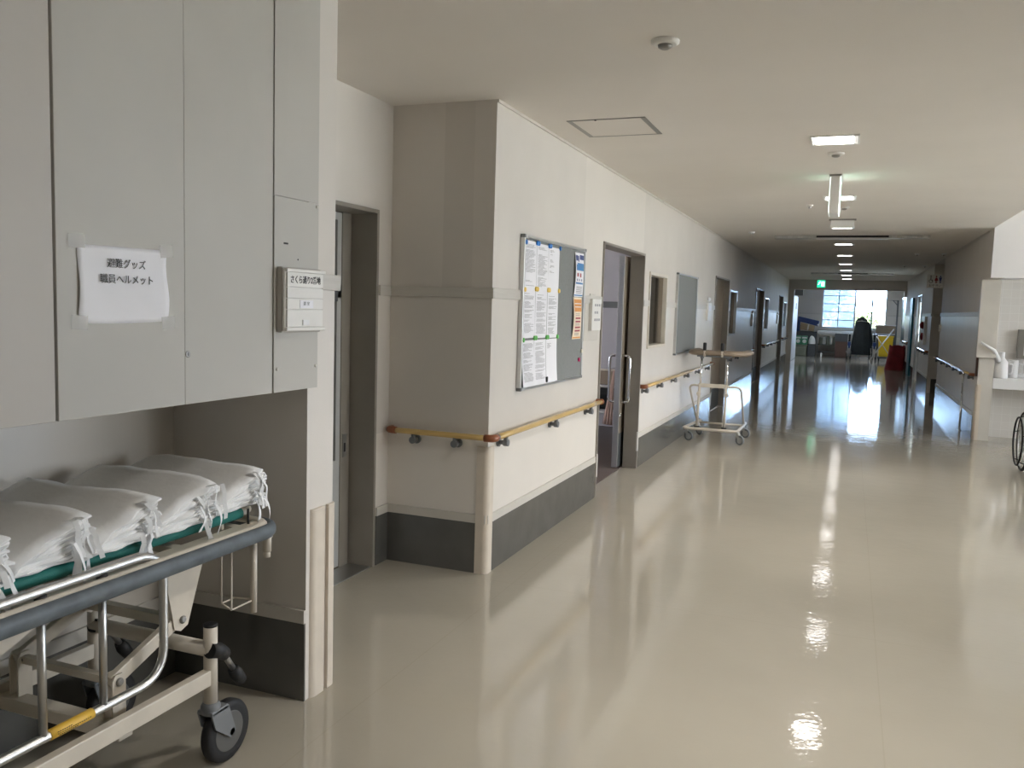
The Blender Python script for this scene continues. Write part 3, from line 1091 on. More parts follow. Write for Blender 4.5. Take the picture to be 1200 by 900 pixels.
for r_, (z0, z1) in enumerate(rows):
    for c_, (y0, y1) in enumerate(cols):
        mb = MB()
        dz = -0.004 * c_ if r_ < 2 else 0.0
        ph = rnd.random() * 6
        def sh(u, v, y0=y0, y1=y1, z0=z0, z1=z1, ph=ph, r_=r_):
            x = bp + 0.002 + 0.0025 * (1 + math.sin(PI * u * 2 + ph)) * (1 - v) * (1.4 if r_ == 2 else 0.6) + (0.012 * (1 - v) ** 2 if r_ == 2 else 0)
            return (x, y0 + (y1 - y0) * u, z0 + (z1 - z0) * v + dz)
        mb.grid(sh, 10, 10)
        mb.mi = 1
        # print: short rows of text
        v = 0.93
        full = 0.45 if (r_, c_) == (0, 2) else (0.75 if (r_, c_) == (2, 2) else 0.1)
        while v > full:
            if rnd.random() < 0.18:
                v -= 0.03
                continue
            u0 = 0.1 + (0.04 if rnd.random() < 0.3 else 0)
            u1 = min(0.9, u0 + 0.2 + 0.62 * rnd.random() ** 0.5) if c_ < 2 or r_ == 1 else u0 + 0.15 + 0.25 * rnd.random()
            u = u0
            while u < u1:
                du = min(0.05 + 0.1 * rnd.random(), u1 - u)
                q = [sh(u, v - 0.009), sh(u + du, v - 0.009), sh(u + du, v), sh(u, v)]
                q = [(a + 0.0009, b_, d_) for a, b_, d_ in q]
                mb.quad(*q)
                u += du + 0.012
            v -= 0.021
        o = obj('printed_sheet', mb, [M['paper'], M['inkgrey']])
        recenter(o, (bp, (y0 + y1) / 2, z0))
        tag(o, 'white printed sheet on the grey board, %s row, %s column from the wall corner' % (rn[r_], cn[c_]), 'sheet', 'printed sheets on the grey board')

# two posters on the board edge
def curl(u, v, y0, y1, z0, z1):
    return (bp + 0.003 + 0.012 * math.sin(PI * v) * (0.3 + 0.7 * (1 - u)), y0 + (y1 - y0) * u, z0 + (z1 - z0) * v)
def poster(name, label, y0, y1, z0, z1, patches, base):
    mb = MB()
    mb.grid(lambda u, v: curl(u, v, y0, y1, z0, z1), 8, 12)
    for (u0, u1, v0, v1, mi) in patches:
        mb.mi = mi
        n = 6
        for k in range(n):
            a, b_ = v0 + (v1 - v0) * k / n, v0 + (v1 - v0) * (k + 1) / n
            q = [curl(u0, a, y0, y1, z0, z1), curl(u1, a, y0, y1, z0, z1), curl(u1, b_, y0, y1, z0, z1), curl(u0, b_, y0, y1, z0, z1)]
            mb.quad(*[(x + 0.0008 + 0.0002 * mi, y, z) for x, y, z in q])
    o = obj(name, mb, [base, M['pblue'], M['pnavy'], M['porange'], M['pred'], M['inkgrey'], M['paper']])
    recenter(o, (bp, (y0 + y1) / 2, z0))
    tag(o, label, 'poster')
poster('poster', 'blue and white poster curling off the top corner of the grey board', 5.69, 5.90, 1.582, 1.888,
       [(0.05, 0.3, 0.82, 0.94, 2), (0.32, 0.42, 0.8, 0.93, 2), (0.5, 0.97, 0.85, 0.96, 2), (0.08, 0.97, 0.6, 0.73, 1), (0.2, 0.97, 0.73, 0.77, 1), (0.15, 0.35, 0.46, 0.54, 4), (0.5, 0.68, 0.45, 0.54, 4), (0.15, 0.25, 0.36, 0.41, 2), (0.42, 0.5, 0.36, 0.41, 2), (0.7, 0.8, 0.36, 0.41, 2), (0.05, 0.92, 0.29, 0.33, 1)]
       + [(0.15, 0.85, 0.08 + 0.035 * k, 0.095 + 0.035 * k, 5) for k in range(5)] + [(0.03, 0.97, 0.02, 0.05, 1)], M['paper'])
poster('poster', 'orange and cream poster hanging just below the blue poster', 5.68, 5.885, 1.285, 1.578,
       [(0.08, 0.95, 0.66, 0.95, 3), (0.12, 0.9, 0.84, 0.86, 6), (0.12, 0.9, 0.76, 0.78, 6), (0.2, 0.85, 0.48, 0.52, 4), (0.2, 0.85, 0.4, 0.44, 4), (0.2, 0.85, 0.26, 0.3, 4), (0.2, 0.85, 0.18, 0.22, 4), (0.05, 0.95, 0.02, 0.05, 3)]
       + [(0.2, 0.75, v, v + 0.012, 5) for v in (0.56, 0.6, 0.33, 0.36, 0.1, 0.13)], M['pcream'])

# magnets
def magnet(m, y, z, label, group=None, r=0.0145, x=None):
    mb = MB()
    mb.lathe([(r, 0), (r, 0.006), (r * 0.85, 0.009), (r * 0.4, 0.0105)], (0, 0, 0), 'x', 18)
    o = obj('magnet', mb, M[m])
    o.location = (x if x else bp + 0.004, y, z)
    tag(o, label, 'magnet', group)
for mm, z, colr in (('blue_m', 1.884, 'blue'), ('yellow_m', 1.607, 'yellow'), ('green_m', 1.308, 'green')):
    zz = z
    names = [(4.724, 'first'), (4.914, 'second'), (4.944, 'third'), (5.138, 'fourth'), (5.166, 'fifth'), (5.356, 'sixth')]
    for y, wh in names:
        magnet(mm, y, zz + (0.004 if y > 4.8 else -0.004), '%s round magnet, %s from the corridor corner in its row on the board' % (colr, wh), '%s magnets' % colr)
magnet('white_m', 5.918, 1.195, 'cream magnet near the edge of the grey board above a pink one')
magnet('pink_m', 5.862, 1.135, 'pink magnet on the bare felt near the grey board edge')
mb = MB()
mb.box(bp + 0.012, bp + 0.024, 5.128, 5.148, 1.025, 1.06, 0.003)
o = obj('binder_clip', mb, M['ink'])
recenter(o, (bp + 0.012, 5.138, 1.025))
tag(o, 'small black clip between the second and third sheets of the bottom row', 'clip')

# room sign beside the open door
rs = thing('room_sign', 'white room sign box on a pale backing plate beside the open bedroom door', 'sign', (XL, 6.2, 1.27))
mb = MB()
mb.box(XL, XL + 0.006, 6.04, 6.42, 1.262, 1.592, 0.002)
mb.box(XL, XL + 0.006, 6.17, 6.3, 1.592, 1.615, 0.002)
obj('backing_plate', mb, M['trim'], rs)
mb = MB()
mb.box(XL + 0.006, XL + 0.035, 6.14, 6.38, 1.34, 1.575, 0.003)
obj('sign_box', mb, M['white'], rs)
mb = MB()
for k, zc in enumerate((1.52, 1.465, 1.41)):
    for j in range(3 if k != 1 else 2):
        mb.box(XL + 0.035, XL + 0.036, 6.2 + j * 0.055, 6.235 + j * 0.055, zc, zc + 0.018)
obj('name_lettering', mb, M['inkgrey'], rs)

# wall dispensers / room signs farther along
for y0, z0, lab in ((11.75, 1.39, 'small white room sign on the wall before the second bedroom door'), (17.45, 1.25, 'small white room sign on the wall before the third bedroom door'), (23.8, 1.25, 'tiny white room sign on the wall before the fourth bedroom door')):
    t_ = thing('room_sign', lab, 'sign', (XL, y0 + 0.15, z0))
    mb = MB()
    mb.box(XL, XL + 0.03, y0, y0 + 0.3, z0, z0 + 0.24, 0.004)
    obj('sign_box', mb, M['white'], t_)
    mb = MB()
    mb.box(XL + 0.03, XL + 0.032, y0 + 0.05, y0 + 0.25, z0 + 0.13, z0 + 0.2)
    obj('name_card', mb, M['paper'], t_)
    mb = MB()
    mb.lathe([(0.03, 0), (0.03, 0.03), (0.012, 0.045)], (XL, y0 + 0.08, z0 + 0.29), 'x', 16)
    obj('lamp', mb, M['white2'], t_)

# ------------------------------------------------------------------ stretcher
XF, XB = -1.811, -2.3           # near and far frame planes
st = thing('stretcher', 'beige hospital stretcher with teal canvas and lowered steel side rail in the alcove', 'stretcher', (-2.06, 1.4, 0))
def loop(x0, x1, y0, y1, z, rad=0.09):
    return fillet([(x0, y0, z), (x0, y1, z), (x1, y1, z), (x1, y0, z)], rad, 8, True)
mb = MB()
mb.tube(loop(-1.767, -2.385, 0.45, 2.375, 0.727), 0.025, 14, True, rx=0.017)
obj('bumper', mb, M['bumper'], st)
mb = MB()
lp = loop(-1.787, -2.365, 0.47, 2.355, 0.744)
mb.tube(lp, 0.013, 10, True, rx=0.016)
for y in (0.6, 1.1, 1.62, 1.98, 2.25):
    mb.bar((-1.79, y, 0.738), (-2.36, y, 0.738), 0.035, 0.02)
mb.bar((-1.83, 0.5, 0.735), (-1.83, 2.33, 0.735), 0.04, 0.026)
mb.bar((-2.32, 0.5, 0.735), (-2.32, 2.33, 0.735), 0.04, 0.026)
obj('upper_frame', mb, M['beige'], st)
mb = MB()
mb.tube(loop(-1.873, -2.305, 0.55, 2.36, 0.782, 0.05), 0.014, 12, True)
for y in (0.7, 1.5, 2.2):
    mb.cyl((-1.873, y, 0.74), (-1.873, y, 0.782), 0.01, 10)
    mb.cyl((-2.305, y, 0.74), (-2.305, y, 0.782), 0.01, 10)
obj('canvas_frame', mb, M['beige'], st)
mb = MB()
def canvas(u, v):
    a = u * 2 - 1
    x = -2.09 + a * 0.222
    sag = -0.012 * (1 - a * a)
    return (x, 0.6 + 1.69 * v, 0.797 + sag)
mb.grid(canvas, 14, 10)
mb.tube([(-1.871, 0.6 + 1.69 * k / 6, 0.781) for k in range(7)], 0.0185, 14)
mb.tube([(-2.309, 0.6 + 1.69 * k / 6, 0.781) for k in range(7)], 0.0185, 14)
obj('canvas', mb, M['green'], st)
# side rail, folded down
mb = MB()
mb.tube(fillet([(-1.8, 0.8, 0.772), (-1.8, 1.872, 0.772), (-1.8, 1.872, 0.397), (-1.8, 0.8, 0.397)], 0.1, 10, True), 0.0125, 14, True)
sr = obj('side_rail', mb, M['steel'], st)
for y in (1.47, 1.655, 1.16, 0.98):
    mb = MB()
    mb.tube([(-1.8, y, 0.4), (-1.8, y, 0.765)], 0.0105, 12)
    obj('rail_bar', mb, M['steel'], sr)
    mb = MB()
    mb.tube([(-1.8, y, 0.745), (-1.8, y, 0.765)], 0.0145, 12)
    obj('rail_collar', mb, M['black'], sr)
mb = MB()
mb.tube([(-1.8, 1.484 + 0.132 * k / 4, 0.397) for k in range(5)], 0.0142, 16)
mb.mi = 1
for dz, a, b_ in ((0.005, 1.50, 1.545), (0.0, 1.50, 1.60), (-0.005, 1.505, 1.56)):
    yy = a
    while yy < b_:
        mb.box(-1.8 + 0.0138, -1.8 + 0.0146, yy, yy + 0.004, 0.397 + dz - 0.001, 0.397 + dz + 0.001)
        yy += 0.0065
lb = obj('caution_label', mb, [M['yellow'], M['ink']], sr)
lb['label'] = 'yellow caution label wrapped round the lower rail'
# lower chassis
mb = MB()
mb.bar((XF, 0.72, 0.31), (XF, 2.08, 0.31), 0.03, 0.05, bev=0.003)
mb.bar((XB, 0.72, 0.31), (XB, 2.08, 0.31), 0.03, 0.05, bev=0.003)
for y, z in ((1.74, 0.285), (1.0, 0.285)):
    mb.bar((XB, y, z), (XF, y, z), 0.05, 0.04, bev=0.003)
mb.tube([(XB, 2.08, 0.395), (XF, 2.08, 0.395)], 0.024, 14)
mb.tube([(XB, 0.72, 0.395), (XF, 0.72, 0.395)], 0.024, 14)
obj('chassis', mb, M['beige'], st)
for y in (2.08, 0.72):
    for x in (XF, XB):
        mb = MB()
        mb.tube([(x, y, 0.225), (x, y, 0.474)], 0.0215, 16)
        lg = obj('leg', mb, M['beige'], st)
        mb = MB()
        mb.lathe([(0.0222, 0.0), (0.0222, 0.006), (0.019, 0.009)], (x, y, 0.472), 'z', 16)
        obj('leg_cap', mb, M['black'], lg)
        # castor
        mb = MB()
        s = 1 if y > 1 else -1
        mb.lathe([(0.024, 0), (0.03, 0.004), (0.03, 0.03), (0.023, 0.04)], (x, y, 0.185), 'z', 18)
        for q in (-0.027, 0.027):
            mb.prism([(y - 0.028 * s, 0.195), (y + 0.05 * s, 0.2), (y + 0.085 * s, 0.1), (y + 0.06 * s, 0.085), (y - 0.01 * s, 0.14)], 0, x + q - 0.003, x + q + 0.003)
        mb.box(x - 0.03, x + 0.03, y - 0.028, y + 0.05, 0.188, 0.203, 0.004)
        fk = obj('castor_fork', mb, M['greyplastic'], st)
        cy = y + 0.068 * s
        mb = MB()
        mb.lathe([(0.076, -0.018), (0.094, -0.018), (0.1, -0.01), (0.1, 0.01), (0.094, 0.018), (0.076, 0.018)], (x, cy, 0.1), 'x', 40)
        wl = obj('castor_wheel', mb, M['black'], fk)
        mb = MB()
        mb.lathe([(0.018, -0.021), (0.078, -0.0165), (0.078, 0.0165), (0.06, 0.0185), (0.018, 0.021)], (x, cy, 0.1), 'x', 40)
        mb.lathe([(0.012, -0.03), (0.012, 0.03)], (x, cy, 0.1), 'x', 14)
        obj('wheel_disc', mb, M['wheelgrey'], fk)
# brake pedals
for x in (XF, XB):
    s_ = 1
    pd = MB()
    pd.tube([(x, 2.1, 0.385), (x, 2.15, 0.345), (x, 2.2, 0.27)], 0.01, 10)
    pe = obj('brake_pedal', pd, M['steel'], st)
    pd = MB()
    pd.tube([(x + 0.012, 2.062, 0.4), (x + 0.012, 2.1, 0.388), (x + 0.008, 2.135, 0.362)], [0.024, 0.026, 0.022], 14)
    obj('pedal_sleeve', pd, M['black'], pe)
    pd = MB()
    pd.tube([(x, 2.185, 0.292), (x, 2.2, 0.27), (x, 2.225, 0.238)], [0.017, 0.023, 0.02], 14)
    obj('pedal_grip', pd, M['black'], pe)
# lifting linkage
def xl(x): return x
for x, nm in ((-1.872, 'near'), (-2.24, 'far')):
    mb = MB()
    for q in (-0.014, 0.014):
        mb.prism([(1.925, 0.72), (2.115, 0.72), (2.03, 0.487), (2.0, 0.476), (1.975, 0.487)], 0, x + q - 0.003, x + q + 0.003)
    mb.prism([(1.925, 0.72), (1.93, 0.72), (1.98, 0.487), (1.975, 0.487)], 0, x - 0.014, x + 0.014)
    hp = obj('hanger_plate', mb, M['beige'], st)
    mb = MB()
    mb.lathe([(0.012, -0.02), (0.012, 0.022), (0.008, 0.026)], (x, 2.006, 0.511), 'x', 14)
    obj('pivot_bolt', mb, M['silverplate'], hp)
    mb = MB()
    mb.bar((x, 1.745, 0.412), (x, 2.01, 0.513), 0.022, 0.042, bev=0.003)
    obj('lift_arm', mb, M['beige'], st)
    mb = MB()
    for q in (-0.016, 0.016):
        mb.prism([(1.735, 0.28), (1.782, 0.28), (1.782, 0.42), (1.772, 0.436), (1.745, 0.436), (1.735, 0.42)], 0, x + q - 0.003, x + q + 0.003)
    bk = obj('lift_bracket', mb, M['beige'], st)
    mb = MB()
    mb.lathe([(0.012, -0.022), (0.012, 0.024), (0.008, 0.028)], (x, 1.758, 0.414), 'x', 14)
    obj('pivot_bolt', mb, M['silverplate'], bk)
    mb = MB()
    mb.bar((x, 0.99, 0.412), (x, 1.25, 0.513), 0.022, 0.042, bev=0.003)
    obj('lift_arm', mb, M['beige'], st)
    mb = MB()
    for q in (-0.016, 0.016):
        mb.prism([(1.17, 0.72), (1.36, 0.72), (1.275, 0.487), (1.245, 0.476), (1.22, 0.487)], 0, x + q - 0.003, x + q + 0.003)
    obj('hanger_plate', mb, M['beige'], st)
for y_, z_, w_ in ((2.0, 0.505, 0.03), (1.758, 0.414, 0.022)):
    mb = MB()
    mb.bar((-2.24, y_, z_), (-1.872, y_, z_), w_, w_)
    obj('linkage_crossbar', mb, M['beige'], st)
mb = MB()
mb.bar((-2.06, 1.05, 0.36), (-2.06, 1.7, 0.62), 0.04, 0.04)
mb.tube([(-2.06, 1.3, 0.46), (-2.06, 1.0, 0.33)], 0.03, 14)
obj('lift_jack', mb, M['beige'], st)
# bottle holder at the foot end
mb = MB()
mb.tube([(-1.8, 2.275, 0.72), (-1.8, 2.275, 0.455)], 0.0115, 14)
obj('pole_socket', mb, M['beige'], st)
mb = MB()
mb.tube(fillet([(-1.8, 2.165, 0.72), (-1.8, 2.165, 0.497), (-1.8, 2.262, 0.497)], 0.006, 3), 0.003, 8)
mb.tube(fillet([(-1.8, 2.165, 0.497), (-1.87, 2.2, 0.497), (-1.87, 2.262, 0.497), (-1.8, 2.275, 0.5)], 0.006, 3), 0.003, 8)
mb.tube(fillet([(-1.87, 2.2, 0.497), (-1.87, 2.2, 0.72)], 0.006, 3), 0.003, 8)
obj('bottle_holder', mb, M['beige'], st)
mb = MB()
mb.tube([(-1.8, 2.345, 0.72), (-1.8, 2.345, 0.645)], 0.015, 14)
mb.tube([(-1.8, 2.345, 0.645), (-1.8, 2.345, 0.625)], 0.012, 14)
mb.tube([(-1.8, 2.345, 0.69), (-1.8, 2.37, 0.69)], 0.005, 8)
obj('drip_stand_clamp', mb, M['beige'], st)
mb = MB()
mb.tube([(-1.835, 2.29, 0.74), (-1.835, 2.29, 0.8)], 0.004, 8)
obj('canvas_peg', mb, M['black'], st)

# ------------------------------------------------------------------ folded cotton bags on the stretcher
PEAKS = [2.395, 2.15, 1.9, 1.672, 1.42]
NL = 4
wn = ['pile beside the pillar', 'second pile from the pillar', 'third pile from the pillar', 'fourth pile from the pillar', 'fifth pile from the pillar']
ln = ['lowest', 'second lowest', 'second topmost', 'topmost']
def cloth(k, j):
    rr = random.Random(100 * k + j)
    yb = PEAKS[k] + rr.uniform(-0.012, 0.012) - (0.0 if j == NL - 1 else 0.006)
    ya = PEAKS[k] - 0.27 + rr.uniform(-0.01, 0.015) + 0.006 * j
    xf = -1.842 + rr.uniform(-0.02, 0.012) + (0.0 if j == NL - 1 else 0.0)
    xb = -2.36 + rr.uniform(-0.01, 0.02)
    T = 0.0295                      # height of one folded bag at its thick end
    passes = 3
    base = 0.804
    def hgt(t):                      # pile profile: thin at the near end, thick at the far end
        return 0.16 + 0.84 * t ** 0.75
    # centre line (t along y, level within bag)
    line = []
    nt_ = 10
    for p in range(passes):
        ts = [q / nt_ for q in range(nt_ + 1)]
        if p % 2:
            ts = ts[::-1]
        for t in ts:
            line.append((t, (p + 0.5) / passes))
    nx = 12
    ph, ph2 = rr.uniform(0, 6), rr.uniform(0, 6)
    mb = MB()
    top = (j == NL - 1)
    fan = 0.006 * rr.random()
    rows_ = []
    for i in range(nx + 1):
        u = i / nx
        x = xf + (xb - xf) * u
        row = []
        for n_, (t, lv) in enumerate(line):
            e = 0.004 * math.sin(ph + 9 * t + 7 * lv) * (1 - u) + 0.003 * math.sin(ph2 + 15 * lv + 3 * u)
            y = ya + (yb - ya) * t + e + (0.004 * math.sin(lv * 40 + ph) if t > 0.9 else 0)
            z = base + (j + lv) * T * hgt(t)
            wob = noise.noise(Vector((x * 9 + k, y * 9, j * 0.31))) * 0.006 * (0.3 + t)
            z += wob
            if top:
                z += 0.012 * math.exp(-((t - 0.8) / 0.25) ** 2) * noise.noise(Vector((x * 5, k * 3.1, 0.5))) + 0.004
            z -= 0.012 * max(0, 1 - u * 7) ** 2 * (j / NL)
            xx = x + (0.012 * math.sin(lv * 19 + ph) + 0.007 * math.sin(13 * t + ph2 + 5 * lv)) * max(0, 1 - u * 6)
            row.append((xx, y, z))
        rows_.append(row)
    n = len(line)
    vs = [[mb.bm.verts.new(p) for p in row] for row in rows_]
    for i in range(nx):
        for q in range(n - 1):
            f_ = mb.bm.faces.new([vs[i][q], vs[i + 1][q], vs[i + 1][q + 1], vs[i][q + 1]])
            f_.smooth = True
    root = thing('folded_bag', '', 'folded bag', (-2.1, (ya + yb) / 2, base + j * T * 0.5), group='folded white cotton bags on the stretcher')
    root['label'] = '%s folded white cotton bag in the %s' % (ln[j], wn[k])
    body = obj('bag_body', mb, M['cloth'], root)
    so = body.modifiers.new('thickness', 'SOLIDIFY')
    so.thickness = 0.0062
    so.offset = 0
    # tie tapes: flat, hanging out of the folds near the thick end
    for q in range(2):
        tb = MB()
        y0 = yb - 0.012 - 0.045 * rr.random() - 0.03 * q
        z0 = base + (j + 0.75) * T * 0.93
        dy = rr.uniform(-0.03, 0.05)
        zb = max(0.735, z0 - 0.06 - 0.05 * rr.random())
        out = rr.uniform(0.018, 0.034)
        pts, sides = [], []
        for s in range(11):
            t = s / 10
            px = xf - 0.02 + (out + 0.02) * min(1, t * 2.6) ** 0.6 + 0.004 * math.sin(t * 8 + ph)
            px = min(px, -1.802)
            py = y0 + dy * max(0, t - 0.2) + 0.004 * math.sin(t * 6 + ph2)
            pz = z0 + 0.006 * math.sin(min(1, t * 3) * PI) + (zb - z0) * max(0, (t - 0.18) / 0.82) ** 1.15
            pts.append((px, py, pz))
            tw = 0.9 * math.sin(ph + q * 2 + t * 1.5)
            sides.append((tw * 0.7, 1, 0.15))
        tb.strip(pts, 0.0135, sides, 0.0009)
        obj('tie_tape', tb, M['tie'], root)
for k in range(len(PEAKS)):
    for j in range(NL):
        cloth(k, j)
# ------------------------------------------------------------------ walking frame
wk = thing('walking_frame', 'cream wheeled walking frame with padded horseshoe armrest standing in the corridor', 'walking frame', (-1.41, 10.25, 0))
mb = MB()
mb.tube(fillet([(-1.64, 10.58, 0.175), (-1.74, 9.93, 0.15), (-1.12, 9.93, 0.15), (-1.1, 10.58, 0.175)], 0.05, 6), 0.017, 12)
obj('base_frame', mb, M['beige'], wk)
mb = MB()
mb.tube([(-1.62, 10.42, 0.168), (-1.11, 10.42, 0.168)], 0.011, 10)
obj('rear_crossbar', mb, M['beige'], wk)
for x0, x1 in ((-1.6, -1.575), (-1.285, -1.28)):
    mb = MB()
    mb.tube([(x0, 10.05, 0.155), (x0 + (x1 - x0) * 0.6, 10.05, 0.66)], 0.0155, 12)
    up = obj('upright', mb, M['beige'], wk)
    mb = MB()
    mb.tube([(x0 + (x1 - x0) * 0.6, 10.05, 0.58), (x1, 10.05, 0.99)], 0.0125, 12)
    obj('telescopic_tube', mb, M['chrome'], up)
    mb = MB()
    mb.lathe([(0.018, -0.03), (0.026, -0.02), (0.026, 0.02), (0.018, 0.03)], (x0 + 0.01, 10.035, 0.55), 'y', 14)
    obj('clamp_knob', mb, M['beige'], up)
    mb = MB()
    mb.lathe([(0.03, 0), (0.03, 0.02)], (x0, 10.05, 0.15), 'z', 14)
    obj('foot_collar', mb, M['black'], up)
    mb = MB()
    mb.lathe([(0.022, 0), (0.022, 0.03)], (x1, 10.05, 0.965), 'z', 14)
    obj('top_collar', mb, M['greyplastic'], up)
mb = MB()
mb.bar((-1.6, 10.05, 0.65), (-1.26, 10.05, 0.65), 0.025, 0.045, bev=0.004)
obj('crossbar', mb, M['beige'], wk)
for pts in ([(-1.58, 10.06, 0.645), (-1.72, 10.12, 0.645), (-1.66, 10.45, 0.175)], [(-1.27, 10.06, 0.645), (-1.125, 10.12, 0.645), (-1.105, 10.45, 0.175)]):
    mb = MB()
    mb.tube(fillet(pts, 0.09, 8), 0.0125, 12)
    obj('side_hoop', mb, M['beige'], wk)
mb = MB()
mb.tube(fillet([(-1.7, 10.55, 1.03), (-1.7, 10.07, 1.03), (-1.1, 10.07, 1.03), (-1.1, 10.55, 1.03)], 0.16, 8), 0.034, 14, rx=0.062)
obj('armrest_pad', mb, M['padtan'], wk)
mb = MB()
mb.box(-1.63, -1.23, 10.02, 10.09, 0.985, 1.0, 0.002)
obj('armrest_bracket', mb, M['greyplastic'], wk)
for x in (-1.545, -1.345):
    mb = MB()
    mb.tube([(x, 10.02, 0.99), (x, 10.02, 1.07)], 0.013, 12)
    gs = obj('grip_stem', mb, M['beige'], wk)
    mb = MB()
    mb.tube([(x, 10.02, 1.06), (x, 10.02, 1.075), (x, 10.02, 1.14), (x, 10.02, 1.15)], [0.017, 0.02, 0.02, 0.016], 12)
    obj('hand_grip', mb, M['black'], gs)
for x, y, a in ((-1.7, 9.97, 1.25), (-1.11, 9.94, 1.05), (-1.12, 10.56, 1.3), (-1.66, 10.54, 0.9)):
    c_, s_ = math.cos(a), math.sin(a)
    root = MB()
    root.lathe([(0.016, 0), (0.02, 0.006), (0.016, 0.03)], (x, y, 0.12), 'z', 14)
    for q in (-0.018, 0.018):
        root.hexa([(x + q * c_ + dx * s_ - 0.002 * c_, y + q * s_ + dx * -c_ - 0.002 * s_, z) for dx, z in ((-0.02, 0.11), (0.02, 0.11), (0.04, 0.05), (0.02, 0.05))] + [(x + q * c_ + dx * s_ + 0.002 * c_, y + q * s_ + dx * -c_ + 0.002 * s_, z) for dx, z in ((-0.02, 0.11), (0.02, 0.11), (0.04, 0.05), (0.02, 0.05))])
    root.bar((x - 0.02 * c_, y - 0.02 * s_, 0.118), (x + 0.02 * c_, y + 0.02 * s_, 0.118), 0.04, 0.006)
    fk = obj('castor_fork', root, M['alu'], wk)
    wx, wy = x + 0.03 * s_, y - 0.03 * c_
    mb = MB()
    for r0, r1, hw, mi in ((0.036, 0.055, 0.013, 0), (0.008, 0.0365, 0.011, 1)):
        mb.mi = mi
        seg = 28
        prof = [(r0, -hw), (r1 - 0.004, -hw), (r1, -hw * 0.5), (r1, hw * 0.5), (r1 - 0.004, hw), (r0, hw)]
        rings = [[mb.bm.verts.new((wx + h * c_ + rr * math.cos(t) * s_, wy + h * s_ - rr * math.cos(t) * c_, 0.055 + rr * math.sin(t))) for t in [2 * PI * q / seg for q in range(seg)]] for rr, h in prof]
        rings.append(rings[0])
        for A, B in zip(rings[:-1], rings[1:]):
            for q in range(seg):
                f_ = mb.bm.faces.new([A[q], A[(q + 1) % seg], B[(q + 1) % seg], B[q]])
                f_.material_index = mi
    bmesh.ops.recalc_face_normals(mb.bm, faces=mb.bm.faces[:])
    obj('castor_wheel', mb, [M['greyplastic'], M['alu']], fk)

# ------------------------------------------------------------------ ceiling fixtures
def ceiling_light(x, y, label, s=0.145):
    t = thing('ceiling_light', label, 'ceiling light', (x, y, CE), group='square corridor ceiling lights')
    mb = MB()
    for a, b_, c_, d_ in ((-s, s, -s, -s + 0.014), (-s, s, s - 0.014, s), (-s, -s + 0.014, -s + 0.014, s - 0.014), (s - 0.014, s, -s + 0.014, s - 0.014)):
        mb.box(x + a, x + b_, y + c_, y + d_, CE - 0.008, CE, 0.002)
    obj('trim_ring', mb, M['lampframe'], t)
    mb = MB()
    mb.box(x - s + 0.014, x + s - 0.014, y - s + 0.014, y + s - 0.014, CE - 0.0025, CE - 0.0005)
    obj('reflector', mb, M['lampframe'], t)
    mb = MB()
    mb.box(x - s + 0.03, x + s - 0.036, y - s + 0.05, y + s - 0.05, CE - 0.009, CE - 0.003, 0.002)
    obj('diffuser', mb, M['light' if y < 10 else 'light_dim'], t)
    l = bpy.data.lights.new('ceiling_lamp', 'AREA')
    l.shape = 'SQUARE'
    l.size = 0.2
    l.spread = math.radians(112)
    l.energy = 12.5 if y < 10 else 1.0
    l.color = (1.0, 0.965, 0.92) if y < 10 else (0.9, 0.96, 1.0)
    lo = bpy.data.objects.new('ceiling_lamp', l)
    lo.location = (x, y, CE - 0.012)
    COL.objects.link(lo)
LY = [0.15, 2.95, 5.8, 8.62, 11.42, 14.1, 16.7, 19.4, 22.0, 24.6, 27.0]
on = ['', '', 'nearest', 'second', 'third', 'fourth', 'fifth', 'sixth', 'seventh', 'eighth', 'last']
LL = ['square lit ceiling light over the corridor floor behind the viewpoint', 'square lit ceiling light level with the pillar and the recess door',
      'square lit ceiling light in front of the hanging exit sign, opposite the covered notice board', 'square lit ceiling light half hidden behind the hanging exit sign',
      'square lit ceiling light just before the first metal shutter rail', 'square lit ceiling light first beyond the first metal shutter rail',
      'square lit ceiling light second beyond the first metal shutter rail', 'square lit ceiling light third beyond the first metal shutter rail', 'square lit ceiling light just before the second shutter rail',
      'square lit ceiling light just beyond the second shutter rail', 'square lit ceiling light closest to the end header']
for y, l in zip(LY, LL):
    ceiling_light(-0.155, y, l)

# added fill lamp brightening the end room, unseen behind the header
er = thing('ceiling_light', 'added unseen fill lamp on the higher ceiling of the end room', 'ceiling light', (0.0, 30.6, 2.8))
mb = MB()
mb.box(-0.62, 0.62, 30.5, 30.7, 2.765, 2.8, 0.006)
obj('fill_lamp_body', mb, M['lampframe'], er)
mb = MB()
mb.box(-0.58, 0.58, 30.53, 30.67, 2.755, 2.765, 0.003)
obj('diffuser', mb, M['light_dim'], er)
l = bpy.data.lights.new('end_fill_light', 'AREA')
l.shape = 'RECTANGLE'
l.size, l.size_y = 1.1, 0.12
l.energy = 26
l.color = (0.72, 0.85, 1.0)
lo = bpy.data.objects.new('end_fill_light', l)
lo.location = (0, 30.6, 2.75)
COL.objects.link(lo)

